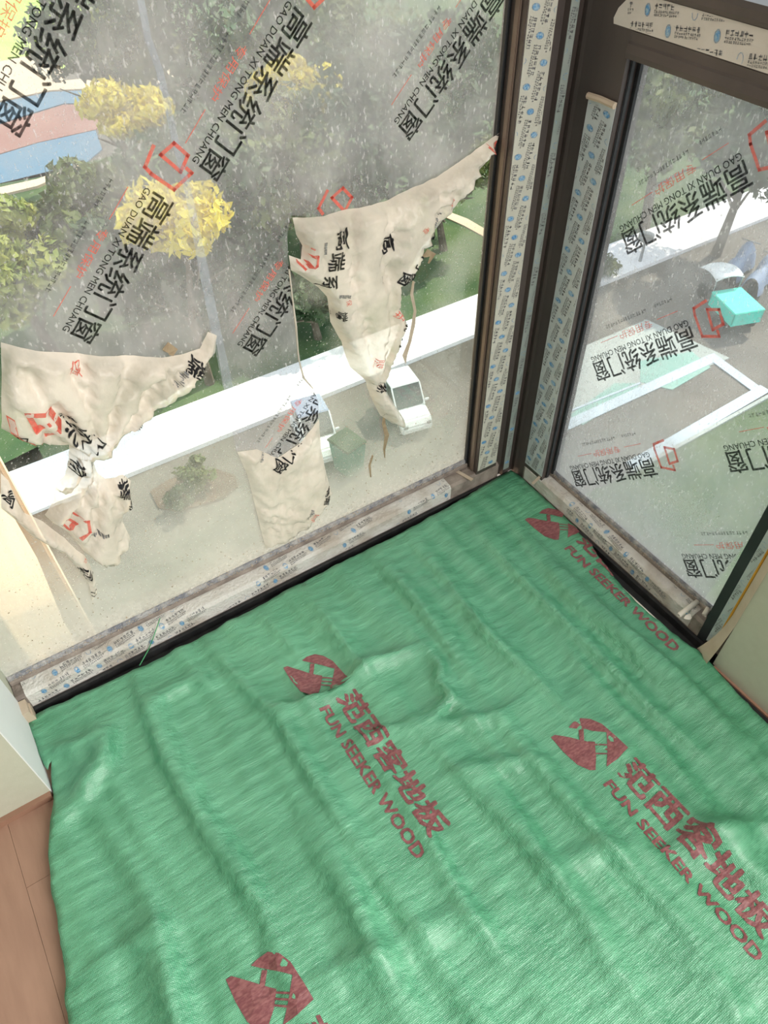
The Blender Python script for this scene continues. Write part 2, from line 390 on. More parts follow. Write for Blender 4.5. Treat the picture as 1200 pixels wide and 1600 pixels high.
# ceiling slab with an overhang added unseen to block the sun, facade above and below
MB().box((-4, -4, 2.5), (2.15, .72, 2.7)).build('ceiling', M['ceiling'], kind='structure')
MB().box((-4, -4, -12), (0.05, .05, -.26)).build('facade_below', M['facade'], kind='structure')
wb = empty('wall_back', (-4, -4, 0), kind='structure')
MB().box((-4.1, -4.1, 0), (-4.0, .06, 2.5)).build('side_wall', M['plaster_white'], wb)
MB().box((-4.0, -4.1, 0), (.06, -4.0, 2.5)).build('rear_wall', M['plaster_white'], wb)

# ================================================================== WINDOW PROFILES
def scribble(n, w, h, rnd):
    """a row of n tiny unreadable printed characters, u to the right"""
    V = []; F = []
    for i in range(n):
        cx = (i+.5)*w/n; cw = w/n*.62
        for _ in range(4):
            if rnd.random() < .5: a = (cx-cw/2, rnd.uniform(-h/2, h/2)); b = (cx+cw/2, a[1]+rnd.uniform(-.1, .1)*h)
            else: a = (cx+rnd.uniform(-cw/2, cw/2), -h/2); b = (a[0]+rnd.uniform(-.1, .1)*cw, h/2)
            v, f = stroke([a, b], h*.16); m = len(V); V += list(v); F += [tuple(m+j for j in g) for g in f]
    return np.array(V), F
def ellipse_disc(a, b, n=12):
    return np.array([(a*math.cos(2*math.pi*i/n), b*math.sin(2*math.pi*i/n)) for i in range(n)]), [tuple(range(n))]
def ellipse_ring(a, b, w, n=14):
    return stroke([(a*math.cos(2*math.pi*i/n), b*math.sin(2*math.pi*i/n)) for i in range(n)], w, True)
def place(V, pos, ang, sc=1.0):
    c, s = math.cos(ang), math.sin(ang)
    return np.stack([pos[0]+sc*(V[:, 0]*c-V[:, 1]*s), pos[1]+sc*(V[:, 0]*s+V[:, 1]*c)], 1)
def tape_prints(tape, to3d, U, V_, ang, rnd, faded=1.0, step=(.072, .0235)):
    """profile film print: blue oval marks and little grey rows, slanted along the film. to3d((u,v)) -> point"""
    B = MB(); G = MB()
    ru = np.array((math.cos(ang), math.sin(ang))); rv = np.array((-math.sin(ang), math.cos(ang)))
    R = int((U+V_)/step[1])+3; C = int((U+V_)/step[0])+3
    def put(mb, v, f, mind):
        ins = (v[:, 0] > .0012) & (v[:, 0] < U-.0012) & (v[:, 1] > .0012) & (v[:, 1] < V_-.0012)
        keep = [g for g in f if all(ins[j] for j in g)]
        if keep: mb.add([to3d(p) for p in v], keep)
    for r in range(-R, R):
        for c in range(-C, C):
            o = ru*(c*step[0]+(r % 2)*step[0]*.5)+rv*(r*step[1])
            if not (-.05 < o[0] < U+.05 and -.05 < o[1] < V_+.05): continue
            if rnd.random() > faded: continue
            v, f = ellipse_disc(.0034, .0058); put(B, place(v, o, ang, 1.2), f, 0)
            v, f = ellipse_ring(.0048, .0082, .0007, 10); put(B, place(v, o, ang, 1.0), f, 0)
            v, f = scribble(6, .044, .0060, rnd); put(G, place(v, o+ru*.012+rv*.0050, ang), f, 0)
            v, f = scribble(12, .046, .0030, rnd); put(G, place(v, o+ru*.012-rv*.0012, ang), f, 0)
            v, f = scribble(12, .042, .0030, rnd); put(G, place(v, o+ru*.012-rv*.0055, ang), f, 0)
    def raw(mb, n, mat):
        if mb.f:
            o = link(n, mesh(mb.v, mb.f), mat, None)
            o['kind'] = 'stuff'; o.parent = tape; o.matrix_parent_inverse = tape.matrix_world.inverted() if False else Matrix.Translation(-Vector(tape.parent.location)) @ Matrix.Translation(Vector(tape.parent.location))
    raw(B, 'blue_print', M['ink_blue']); raw(G, 'grey_print', M['ink_grey'])

rnd = random.Random(5)
WT = 2.48
# ---------------- left window (in the plane y = 0)
w1 = empty('window_1', (-.7, 0, 0), kind='structure')
prof = [(0, .004), (0, .046), (.006, .052), (.034, .054), (.034, 0), (.0, 0)]
MB().sweep([(0, 0), (0, .046), (.006, .052), (.055, .054), (.055, 0)], -1.25, -.05, 'x').build('bottom_rail', M['frame_dusty'], w1)
MB().sweep([(.033, .054), (.033, .061), (.036, .064), (.041, .064), (.041, .054)], -1.249, -.125, 'x').build('glazing_bead', M['frame_dusty'], w1)
MB().sweep([(.037, .064), (.0375, .071), (.041, .074), (.0435, .074), (.0435, .064)], -1.249, -.125, 'x').build('gasket', M['gasket_dusty'], w1)
MB().sweep([(.0, 0), (.0, .002), (-.002, .002), (-.002, 0)], -1.236, -.01, 'x')
MB().sweep([(-.002, -.028), (-.002, .008), (-.010, .008), (-.010, -.012), (-GAP+.001, -.014), (-GAP+.001, -.028)], -1.236, -.02, 'x').build('black_channel', M['black'], w1)
# right stile with its reveal, bead and tape
MB().box((-.122, 0, .05), (-.060, .055, WT)).build('stile', M['frame'], w1)
MB().box((-.1265, .012, .054), (-.1215, .024, WT)).build('glazing_bead', M['bead'], w1, bev=.0015)
MB().box((-.129, .036, .054), (-.1215, .0435, WT)).build('gasket', M['frame_dark'], w1)
MB().box((-1.249, .044, .055), (-.123, .049, WT)).build('glass_pane', M['glass_left'], w1)
tp = MB().box((-.1195, -.0012, .062), (-.0615, 0, WT)).build('profile_tape', M['tape'], w1)
tape_prints(tp, lambda p: (-.1195+p[1], -.0016, 1.3-p[0]), 1.24, .058, -.22, rnd)
tp = MB().add([(x, y, z) for x in (-1.232, -.20) for y, z in ((-.001, .010), (-.001, .0465), (.005, .0533), (.0325, .0552), (.0325, .0542), (.0055, .0520), (0, .046), (0, .010))],
              [(i, (i+1) % 8, 8+(i+1) % 8, 8+i) for i in range(8)]+[tuple(range(8)), tuple(range(15, 7, -1))]).build('profile_tape', M['tape_dirty'], w1)
PR = [(-.0014, .010), (-.0014, .0467), (.0046, .0537), (.0325, .0556)]
def along(p):  # p[1] measured up the face then over the top
    s = p[1]
    for (a, b) in zip(PR[:-1], PR[1:]):
        l = math.hypot(b[0]-a[0], b[1]-a[1])
        if s <= l or b is PR[-1]: return (a[0]+(b[0]-a[0])*s/l, a[1]+(b[1]-a[1])*s/l)
        s -= l
def to_l(p): q = along(p); return (-1.232+p[0], q[0], q[1])
tape_prints(tp, to_l, 1.03, .073, .16, rnd, .72)

# ---------------- corner post between the windows
t1 = empty('trim_1', (-.03, 0, 0), kind='structure')
MB().sweep([(-.060, .009), (-.050, .011), (-.036, .009), (-.033, 0), (-.014, 0), (-.012, .004), (0, .004), (0, .055), (-.060, .055)], 0, WT, 'z').build('post', M['frame'], t1)
tp = MB().box((-.0325, -.0010, .02), (-.0150, 0, WT)).build('profile_tape', M['tape_thin'], t1)
tape_prints(tp, lambda p: (-.0325+p[1], -.0014, 1.3-p[0]), 1.27, .0175, -.22, rnd)
MB().sweep([(0, .004), (-.0015, -.006), (0, -.014), (0, -.040), (.055, -.040), (.055, .055), (0, .055)], 0, WT, 'z').build('post', M['frame'], t1)

# ---------------- right window (in the plane x = 0)
w2 = empty('window_2', (0, -.4, 0), kind='structure')
YE = -.632
MB().sweep([(0, 0), (0, .046), (.006, .052), (.055, .054), (.055, 0)], YE-.04, -.04, 'y').build('bottom_rail', M['frame_dusty'], w2)
MB().sweep([(.026, .054), (.026, .061), (.029, .063), (.033, .063), (.033, .054)], -.612, -.105, 'y').build('glazing_bead', M['frame_dusty'], w2)
MB().sweep([(.029, .063), (.0295, .071), (.033, .073), (.0345, .073), (.0345, .063)], -.612, -.105, 'y').build('gasket', M['gasket_dusty'], w2)
MB().sweep([(-.002, -.028), (-.002, .008), (-.010, .008), (-.010, -.012), (-GAP+.001, -.014), (-GAP+.001, -.028)], -.72, -.02, 'y').build('black_channel', M['black'], w2)
MB().box((0, -.105, .05), (.055, -.040, WT)).build('stile', M['frame'], w2)
MB().box((.010, -.1085, .054), (.020, -.1045, 1.0)).build('glazing_bead', M['frame_dark'], w2, bev=.0015)
MB().box((.027, -.112, .054), (.0345, -.1045, 1.0)).build('gasket', M['frame_dark'], w2)
MB().box((.035, -.613, .055), (.040, -.1045, .990)).build('glass_pane', M['glass_right'], w2)
tp = MB().box((-.0012, -.1035, .062), (0, -.0415, .905)).build('profile_tape', M['tape_cool'], w2)
tape_prints(tp, lambda p: (-.0016, -.0415-p[1], .90-p[0]), .835, .062, -.22, rnd)
MB().tube([(-.004, -.042, .907), (-.0045, -.07, .909), (-.004, -.1035, .908)], .0055, 8).build('tape_curl', M['masking'], w2)
# far stile: black gasket, teal-grey tape, orange sealant line, then masking tape
MB().box((-.001, YE, .0), (.055, -.612, WT)).build('stile', M['frame_dark'], w2)
MB().box((0, -.66, .0), (.055, YE, WT)).build('stile', M['frame'], w2)
tp = MB().box((-.0022, -.649, .02), (-.0001, YE-.0005, WT)).build('profile_tape', M['tape_cool'], w2)
tape_prints(tp, lambda p: (-.0026, YE-p[1], 1.0-p[0]), .98, .0165, -.2, rnd)
MB().box((-.0045, -.6535, .055), (0, -.649, WT)).build('sealant_bead', M['sealant'], w2, bev=.001)
# tape along the bottom rail
tp = MB().add([(x, y, z) for y in (-.585, -.045) for x, z in ((-.001, .010), (-.001, .0465), (.005, .0533), (.0255, .0550), (.0255, .0542), (.0055, .0520), (0, .046), (0, .010))],
              [(i, (i+1) % 8, 8+(i+1) % 8, 8+i) for i in range(8)]+[tuple(range(8)), tuple(range(15, 7, -1))]).build('profile_tape', M['tape_dirty'], w2)
def to_r(p): q = along(p); return (min(q[0], .0255), -.20-p[0], q[1]+.0001)
tape_prints(tp, to_r, .38, .066, -.16, rnd, .8)
# transom with a taped band and the upper light
MB().sweep([(-.004, .977), (-.006, .985), (-.004, .997), (-.001, 1.000), (-.001, 1.013), (.055, 1.013), (.055, .977)], -.612, -.105, 'y').build('transom', M['frame'], w2)
MB().box((.0, -.612, 1.013), (.055, -.105, 1.062)).build('transom', M['frame'], w2)
MB().sweep([(-.004, 1.062), (-.006, 1.068), (-.006, 1.078), (0, 1.084), (.055, 1.084), (.055, 1.062)], -.612, -.105, 'y').build('glazing_bead', M['frame'], w2)
Vt, Ft = patch([(-.600, 1.0145), (-.066, 1.0145), (-.064, 1.022), (-.070, 1.036), (-.084, 1.050), (-.105, 1.0605), (-.600, 1.0605)], .02)
tp = link('profile_tape', mesh([(-.0012, a, b) for a, b in Vt], Ft), M['tape_warm'], w2)
tape_prints(tp, lambda p: (-.0018, -.088-p[0], 1.0145+p[1]), .50, .0455, .14, rnd, 1, (.085, .024))
MB().box((.035, -.612, 1.083), (.040, -.04, WT)).build('glass_pane', M['glass_clear'], w2)
# masking tape hanging loose beside the sealant
mk = empty('masking_tape', (0, -.664, 0), label='beige masking tape strip peeling at its foot beside the orange sealant line', cat='tape')
V = []; F = []
zs = [1.4, .8, .5, .3, .2, .14, .10, .07, .045, .025, .012, .006]
for i, z in enumerate(zs):
    t = max(0, (.14-z)/.14); 
    y0 = -.6545+.024*t**2; y1 = -.6755+.006*t; x0 = -.0055-.020*t**1.5; x1 = -.0262-.016*t**2
    V += [(x0, y0, z), ((x0+x1)/2-.004*t*math.sin(i*2.1), (y0+y1)/2, z+.004*t), (x1, y1, z)]
F = [(3*i+j, 3*i+j+1, 3*i+4+j, 3*i+3+j) for i in range(len(zs)-1) for j in (0, 1)]
link('tape_strip', mesh(V, F), M['masking'], mk, smooth=True)

# ================================================================== GREEN SHEET
TOP = [(46,1133),(58,1117),(90,1103),(131,1085),(165,1072),(200,1055),(258,1028),(300,1006),(330,990),(390,958),(450,925),(505,897),(560,868),(610,845),(650,822),(690,800),(725,780),(760,758),(797,735)]
RGT = [(815,744),(840,766),(866,790),(880,802),(905,830),(922,848),(932,868),(948,888),(960,905),(980,927),(1000,948),(1020,966),(1040,983),(1066,1003),(1090,1018),(1113,1043),(1150,1085),(1200,1137)]
LFT = [(112,1600),(106,1560),(108,1530),(99,1480),(92,1430),(84,1400),(82,1360),(79,1340),(80,1315),(84,1290),(88,1262),(87,1245),(84,1232),(82,1215),(83,1192),(79,1197),(77,1206),(72,1200),(63,1180),(57,1160)]
P = [tuple(onz(x, y, .006)[:2]) for x, y in TOP+RGT]
P = [(min(a, -.004), min(b, -.004)) for a, b in P]
P += [(-.034, -1.0), (-.036, -1.35), (-.45, -1.42), (-1.0, -1.38), (-1.40, -1.2), (-1.385, -.95), (-1.345, -.72)]
P += [tuple(onz(x, y, .006)[:2]) for x, y in LFT]
# fraying
Q = []
rr = random.Random(2)
for i in range(len(P)):
    a, b = P[i], P[(i+1) % len(P)]; L_ = math.hypot(b[0]-a[0], b[1]-a[1]); n = max(1, int(L_/.012))
    for j in range(n):
        t = j/n; jx = rr.uniform(-.0012, .0012) if j else 0
        Q.append((a[0]+(b[0]-a[0])*t+jx, min(-.003, a[1]+(b[1]-a[1])*t+jx)))
sv, sf = patch(Q, .0085)
sv = np.array(sv)
def ridge(x, y, pts, w, h, asym=0.0):
    """soft fold along a polyline (world xy); negative h is a valley; asym sharpens one flank"""
    best = np.full(x.shape, 9.0); side = np.zeros(x.shape); along_ = np.zeros(x.shape)
    tot = 0; seg = []
    for (a, b) in zip(pts[:-1], pts[1:]): l = math.hypot(b[0]-a[0], b[1]-a[1]); seg.append((a, b, l, tot)); tot += l
    for a, b, l, t0 in seg:
        ux, uy = (b[0]-a[0])/l, (b[1]-a[1])/l
        s = np.clip((x-a[0])*ux+(y-a[1])*uy, 0, l); d = np.hypot(x-a[0]-s*ux, y-a[1]-s*uy)
        sd = (x-a[0])*-uy+(y-a[1])*ux
        m = d < best; best[m] = d[m]; side[m] = sd[m]; along_[m] = t0+s[m]
    ww = np.where(side > 0, w*(1+asym), w*(1-asym))
    env = np.sin(np.pi*np.clip(along_/tot*.9+.05, 0, 1))**.6
    return h*env*np.exp(-(best/ww)**2)
def pz(*a): return [tuple(onz(x, y, .01)[:2]) for x, y in a]
FOLDS = [  # long folds that fan away from the left window, and the cross wrinkles
 (pz((575,870),(640,935),(700,1015),(730,1060)), .016, .011, .5),
 (pz((640,850),(700,915),(760,1000),(860,1090),(960,1200)), .012, .009, .5),
 (pz((470,925),(520,985),(560,1040)), .016, .010, .5),
 (pz((405,960),(450,1010),(480,1040)), .014, .009, .4),
 (pz((330,1010),(370,1060),(430,1120),(500,1240),(560,1330),(640,1440)), .018, .012, .4),
 (pz((215,1070),(260,1190),(330,1320),(390,1400)), .020, .013, .5),
 (pz((130,1100),(170,1200),(240,1330),(330,1460)), .022, .006, .2),
 (pz((745,830),(830,930),(900,1000),(1000,1100),(1090,1180)), .014, .011, .5),
 (pz((820,850),(900,950),(980,1020),(1060,1100)), .016, .010, .4),
 (pz((880,900),(960,980),(1060,1060),(1150,1160)), .016, .010, -.3),
 (pz((640,1120),(700,1190),(800,1300),(900,1420),(960,1520)), .018, .011, .4),
 (pz((780,1130),(860,1230),(950,1330),(1060,1450),(1150,1560)), .020, .012, .4),
 (pz((560,1150),(640,1260),(700,1380),(780,1500)), .018, .009, -.3),
 (pz((470,1290),(540,1400),(600,1530),(640,1600)), .020, .011, .4),
 (pz((350,1330),(420,1440),(480,1600)), .020, .007, .3),
 (pz((900,1090),(1000,1220),(1120,1330),(1230,1420)), .020, .010, .3),
 (pz((200,1430),(260,1540),(300,1640)), .022, .008, .3),
 # cross wrinkles
 (pz((545,1062),(575,1040),(620,1025),(655,1012)), .010, .013, -.6),
 (pz((430,1112),(470,1105),(520,1085),(548,1062)), .012, .011, -.6),
 (pz((640,1135),(680,1125),(705,1095),(685,1070),(690,1040)), .008, .012, .3),
 (pz((650,1140),(720,1130),(780,1120),(810,1095)), .011, .009, -.5),
 (pz((560,1160),(600,1145),(650,1140)), .010, .009, -.4),
 (pz((700,1215),(780,1195),(850,1190)), .012, .008, -.4),
 (pz((600,1480),(700,1440),(780,1440)), .016, .007, -.3),
 (pz((500,1530),(560,1500),(620,1490)), .014, .009, -.4),
 (pz((1060,1320),(1110,1305),(1180,1290)), .018, .017, -.4),
 (pz((80,1170),(120,1170),(160,1150)), .012, .010, -.3),
 (pz((90,1290),(130,1250),(170,1190),(180,1130)), .018, .014, .3),
 (pz((230,1125),(260,1090),(300,1070),(330,1072)), .012, .009, .3),
 (pz((850,1360),(930,1330),(1000,1330)), .016, .007, -.3),
 (pz((300,1440),(250,1450),(150,1510)), .014, .007, .3),
]
def hfun(x, y):
    x = np.asarray(x, float); y = np.asarray(y, float)
    h = np.full(x.shape, .0035)
    wob = .012*np.sin(y*7+1)+.008*np.sin(y*17+x*5)
    u = x+wob
    h += .0034*(1+np.sin(u*62+1.2*np.sin(y*4)))*(.5+.5*np.sin(y*3.1+x*2))
    s_ = np.abs(np.sin(u*24+.5*np.sin(y*3)+.4)); h += .013*(1-s_)**1.3*(.55+.45*np.sin(y*4.3+x*6))
    s_ = np.abs(np.sin(u*41+1.9+.8*np.sin(y*2.2))); h += .0045*(1-s_)*(.5+.5*np.sin(y*6.1+x*3+2))
    h += .0016*(1+np.sin(u*121+2*np.sin(y*6+x*3)))
    h += .0007*(1+np.sin(y*140+6*np.sin(x*9)+x*30))*(.5+.5*np.sin(x*11+y*5))
    h += .0005*(1+np.sin(y*260+5*np.sin(x*14)))
    for pts, w, hh, a in FOLDS: h += ridge(x, y, pts, w*1.35, hh*2.0, a)
    # droop flat at walls
    d = np.minimum(-y, -x); h = .0095+(h-.004)*np.clip(d/.05, .0, 1)
    return h
H = hfun(sv[:, 0], sv[:, 1])
# the side edge folds over the black gap by the right window; dip a little
gapd = np.clip((GAP+sv[:, 0])/GAP, 0, 1)*(sv[:, 1] < -.25)
H = H-.004*gapd
sh = empty('protective_sheet', (-.7, -.6, 0), label='large green woven plastic protective sheet with maroon print spread over the floor', cat='sheet')
so = link('woven_sheet', mesh(np.column_stack([sv, H]), sf), M['green'], sh, smooth=True)
md = so.modifiers.new('thickness', 'SOLIDIFY'); md.thickness = .0008; md.offset = -1

def sheet_print(parts):
    mb = MB()
    for V, F in parts:
        c = np.array([V[list(f)].mean(0) for f in F]); ok = inpoly(Q, c[:, 0], c[:, 1])
        z = hfun(V[:, 0], V[:, 1])-.004*np.clip((GAP+V[:, 0])/GAP, 0, 1)*(V[:, 1] < -.25)+.0011
        keep = [f for f, k_ in zip(F, ok) if k_]
        if keep: mb.add(np.column_stack([V, z]), keep)
    return mb
def z1(*a): return [tuple(onz(420+x/4, 1000+y/4, .01)[:2]) for x, y in a]
logo = [z1((210,145),(240,120),(290,98),(345,105),(400,135),(440,180),(480,225),(512,265),(440,320),(370,355),(395,270),(412,182),(300,160)),
        z1((95,195),(120,183),(255,212),(335,228),(325,300),(298,378),(265,378),(205,345),(145,275)),
        z1((262,160),(288,160),(278,222),(254,216)),
        z1((328,236),(402,242),(400,250),(327,244)), z1((324,258),(396,264),(394,272),(322,266)), z1((320,281),(390,287),(388,295),(318,289))]
G0 = np.array(onz(497, 1062, .01)[:2])
logoV = [fillpoly(p, .012) for p in logo]
def cn_line(s, bold): V, F = glyphs(s, bold); return V.copy(), F
def group(c, flip=False):
    c = np.array(c); out = []
    for V, F in logoV: out.append((V-G0+c, F))
    # reading direction is -y, tops of the characters towards +x
    def lay(V, length, height, y0, x0):
        u = (V[:, 0]-V[:, 0].min())/(V[:, 0].max()-V[:, 0].min())*length; v = (V[:, 1]-V[:, 1].min())/(V[:, 1].max()-V[:, 1].min())*height
        return np.stack([c[0]+x0+v, c[1]+y0-u], 1)
    V, F = cn_line('范西客地板', .045); out.append((lay(V, .325, .052, -.062, .004), F))
    V, F = cn_line('FUN SEEKER WOOD', .045); out.append((lay(V, .335, .023, -.066, -.034), F))
    return out
CENT = [onz(497, 1062, .01)[:2], onz(921, 1171, .01)[:2], onz(424, 1556, .01)[:2], onz(868, 822, .01)[:2]]
for c in CENT:
    mb = sheet_print(group(c)); link('printed_mark', mesh(mb.v, mb.f), M['sheet_ink'], sh)

# ================================================================== PROTECTIVE FILM ON THE LEFT GLASS
FY = .0432
def pl(*a, Y=FY): return [(ony(x, y, Y)[0], ony(x, y, Y)[2]) for x, y in a]
lower = pl((0,535),(60,545),(150,552),(260,554),(310,542),(325,515),(338,535),(347,590),(356,640),(369,705),(400,702),(432,716),(468,692),(497,655),(498,628),(488,604),(474,585),(466,545),(460,490),(455,440),(450,400),(449,365),(455,336),(500,333),(600,311),(680,271),(740,232),(779,203))
rt = (-.128, lower[-1][1])
lower_f = [(a, b-.009) if (i < 5 or i > len(lower)-6) else (a, b) for i, (a, b) in enumerate(lower)]
filmP = [(-1.245, 1.75), (-1.245, lower[0][1]+.10)] + lower_f + [(-.1275, lower[-1][1]+.004), (-.1275, 1.75)]
EL = (-.718, -.696)
_lp = [[(400,170),(80,370),(110,560),(310,1120),(760,1120),(720,980)], [(440,400),(760,400),(870,790),(590,940),(440,400)]]
def _logo():
    e = np.array((-.70, -.714)); e /= np.hypot(*e); up = np.array((-e[1], e[0])); q = onx(938, 580, .0336); o = np.array((-q[1], q[2]))-e*.232*1.13-up*.018
    res = []
    for p in _lp:
        w = [onx(1080+a/17.14, 460+b/17.14, .0336) for a, b in p]; w = [np.array((-c[1], c[2]))-o for c in w]
        res.append([(float(c@e), float(c@up)) for c in w])
    return res
LOGO_S = _logo()
def film_rows(mapf, keepf, rows, e, parent, big=.040, redlogo=True, scale=1.0):
    """rows: list of end points of the last character; mapf((u,v)) to 3D"""
    ex = np.array(e)/np.hypot(*e); up = np.array((-ex[1], ex[0]))  # reading and character-up directions on the pane
    def put(mb, V, F, origin, sc):
        W_ = origin+np.outer(V[:, 0]*sc, ex)+np.outer(V[:, 1]*sc, up)
        ok = keepf(W_[:, 0], W_[:, 1]); kf = [f for f in F if all(ok[j] for j in f)]
        if kf: mb.add([mapf(p) for p in W_], kf)
    for end in rows:
        K = MB(); R = MB(); Gy = MB()
        o = np.array(end, float)-ex*.232*scale-up*.018
        V, F = glyphs('高端系统门窗', .020, .3); put(K, V*np.array((1, 1)), F, o, .0415*scale)
        V, F = glyphs('GAO DUAN XI TONG MEN CHUANG', .012, .6); put(K, V, F, o-up*.016+ex*.004, .0142*scale)
        V, F = glyphs('专用保护', 0, .5); put(R, V*np.array((1.35, 1)), F, o-up*.040+ex*.082, .0150*scale)
        v, f = stroke([(0, 0), (.05, 0)], .0012, cut=.02); put(R, v, f, o-up*.036+ex*.018, 1); put(R, v, f, o-up*.036+ex*.178, 1)
        rs = random.Random(11); v, f = scribble(7, .045, .0060, rs); put(Gy, v, f, o-up*.060+ex*.020, 1)
        v, f = scribble(16, .115, .0062, rs); put(Gy, v, f, o-up*.060+ex*.085, 1)
        if redlogo:
            L_ = MB()
            for s_ in LOGO_S:
                v, f = stroke(s_, .0052, cut=.02); put(L_, v, f, o, 1)
            if L_.f: link('red_logo', mesh(L_.v, L_.f), M['ink_red'], parent)
        for mb, n, mt in ((K, 'black_print', 'ink'), (R, 'red_print', 'ink_red'), (Gy, 'grey_print', 'ink_film_grey')):
            if mb.f: link(n, mesh(mb.v, mb.f), M[mt], parent, kind='stuff' if n == 'grey_print' else None)
film1 = empty('window_film', (-.7, FY, .6), label='torn milky protective film with black and red print over the left window glass', cat='film')
fv, ff = patch(filmP, .035)
fsheet = link('film_sheet', mesh([(a, FY, b) for a, b in fv], ff), M['film'], film1)
ends = pl((335,262),(135,520),(640,200),(398,542),(22,188),(432,728))
film_rows(lambda p: (p[0], FY-.0012, p[1]), lambda a, b: inpoly(filmP, a, b), ends, EL, film1)

# hanging torn flaps
def flap(name, poly, amp, seed, step=.006, out=.03, prints=(), e=EL, label=None, edge=.012, pleat=None):
    pc = pl(pleat)[0] if pleat else None
    v, f = patch(poly, step); v = np.array(v)
    def depth(x, z):
        x = np.asarray(x, float); z = np.asarray(z, float); r = np.zeros(x.shape)
        it = np.nditer([x, z, r], op_flags=[['readonly'], ['readonly'], ['writeonly']])
        for a, b, c in it:
            q = Vector((float(a)*9+seed, float(b)*5, seed)); w = noise.noise(q)
            f1 = 1-2*abs(noise.noise(Vector((float(a)*24+w*2+seed, float(b)*8+w, seed*2))))
            f2 = 1-2*abs(noise.noise(Vector((float(a)*30+seed, float(b)*34+w*4, seed*3))))
            f3 = 1-2*abs(noise.noise(Vector((float(a)*85+w*5, float(b)*60, seed*3))))
            c[...] = .15+.4*w+.75*f1+.55*f2+.30*f3
            if pc: dx, dz = float(a)-pc[0], float(b)-pc[1]; c[...] += .55*math.sin(math.atan2(dz, dx)*17+w*4)*min(1, math.hypot(dx, dz)/.04)
        d = np.clip(edge_dist(poly, x, z)/edge, .15, 1)
        return np.clip(FY-.002-out*.4*d-amp*r*d, .002, FY-.0012)
    y = depth(v[:, 0], v[:, 1])
    o = link(name, mesh(np.column_stack([v[:, 0], y, v[:, 1]]), f), M['flap'], film1, smooth=True)
    if label: o['label'] = label
    mbs = {}
    for kind, txt, px, py, ang, size in prints:   # mark centre (pixel measured on the pane), heading in degrees on the pane, size in metres
        c = np.array(pl((px, py))[0]); a = math.radians(ang); ex = np.array((math.cos(a), math.sin(a))); up = np.array((-ex[1], ex[0]))
        if kind == 'L':
            V, F = stroke([(-.3, .5), (-.55, .1), (-.35, -.5), (.4, -.45), (.5, .1), (.1, .45), (-.05, -.05), (.4, -.1)], .13, cut=.15)
        elif kind == 'G': V, F = scribble(8, 4, .9, random.Random(px)); V = V-np.array((2, 0))
        else: V, F = glyphs(txt, .03 if kind == 'K' else 0, .18); V = V-V.mean(0)
        W_ = c+np.outer(V[:, 0]*size, ex)+np.outer(V[:, 1]*size, up)
        ok = inpoly(poly, W_[:, 0], W_[:, 1]); kf = [f for f in F if all(ok[j] for j in f)]
        if not kf: continue
        yy = depth(W_[:, 0], W_[:, 1])-.0016
        mt = {'K': 'ink', 'R': 'ink_red', 'L': 'ink_red', 'G': 'ink_grey'}[kind]
        q = link({'K': 'black_print', 'R': 'red_print', 'L': 'red_logo', 'G': 'grey_print'}[kind], mesh(np.column_stack([W_[:, 0], yy, W_[:, 1]]), kf), M[mt])
        if kind == 'G': q['kind'] = 'stuff'
        q.parent = o; q.matrix_parent_inverse = Matrix()
    return o
fl_right = pl((453,337),(500,334),(600,312),(680,272),(740,233),(779,203),(765,236),(722,300),(690,342),(655,385),(632,425),(617,436),(617,470),(626,490),(614,530),(600,562),(592,590),(602,612),(628,652),(612,660),(590,645),(575,615),(567,590),(543,570),(530,530),(513,500),(507,460),(494,446),(470,430),(451,419),(447,395),(466,402),(468,380),(458,362))
flap('torn_flap', fl_right, .022, 3.3, pleat=(580, 600), prints=[('K','高',519,360,-100,.034),('K','端',507,394,-100,.034),('K','系',498,425,-100,.032),('G','',489,372,-98,.0050),('L','',467,392,-60,.030),
  ('K','高',592,368,-95,.034),('K','窗',617,422,-120,.032),('K','门',640,398,-128,.028),('K','统',665,366,-130,.024),('G','',672,336,-130,.0065),('G','',715,300,-130,.006),('R','专',645,346,-120,.014),('R','用',692,308,-125,.014),('L','',768,220,-130,.030),
  ('K','端',517,480,-90,.020),('G','',520,447,-20,.006),('R','保',526,457,-90,.012),('R','护',608,480,-60,.020),('K','统',620,494,-110,.022),('K','门',612,520,-110,.020),('R','膜',575,553,-110,.022),('K','系',583,592,-100,.020)], label='crumpled film flap narrowing to a twisted tip')
fl_left = pl((0,532),(60,545),(150,552),(260,554),(310,542),(322,515),(337,522),(333,548),(318,562),(298,590),(250,626),(215,652),(186,676),(168,702),(142,712),(150,735),(163,745),(172,742),(190,738),(203,748),(202,772),(193,790),(190,812),(202,838),(199,852),(182,862),(178,876),(157,880),(128,856),(105,828),(84,815),(68,800),(82,778),(84,752),(100,738),(105,712),(106,692),(78,690),(40,680),(0,665))
flap('torn_flap', fl_left, .022, 8.1, pleat=(150, 708), prints=[('L','',48,648,20,.062),('R','保',112,565,-30,.020),('K','统',113,662,-80,.032),('K','门',136,676,-50,.030),('K','系',100,642,-80,.018),('G','',272,578,-140,.008),('K','端',294,562,-140,.028),
  ('R','用',232,638,-145,.016),('R','护',256,622,-145,.014),('G','',205,655,-140,.007),('K','窗',112,716,-100,.026),('L','',110,806,150,.040),('K','端',186,750,-30,.026),('K','系',199,770,-90,.022),('G','',145,818,-10,.008),('K','门',22,668,-30,.020)], label='broad crumpled film flap gathered into a hanging bunch')
fl_tw = pl((0,736),(12,748),(24,778),(36,798),(66,812),(100,838),(118,856),(132,866),(144,890),(151,925),(143,936),(136,905),(118,882),(100,862),(80,852),(50,835),(20,806),(0,790))
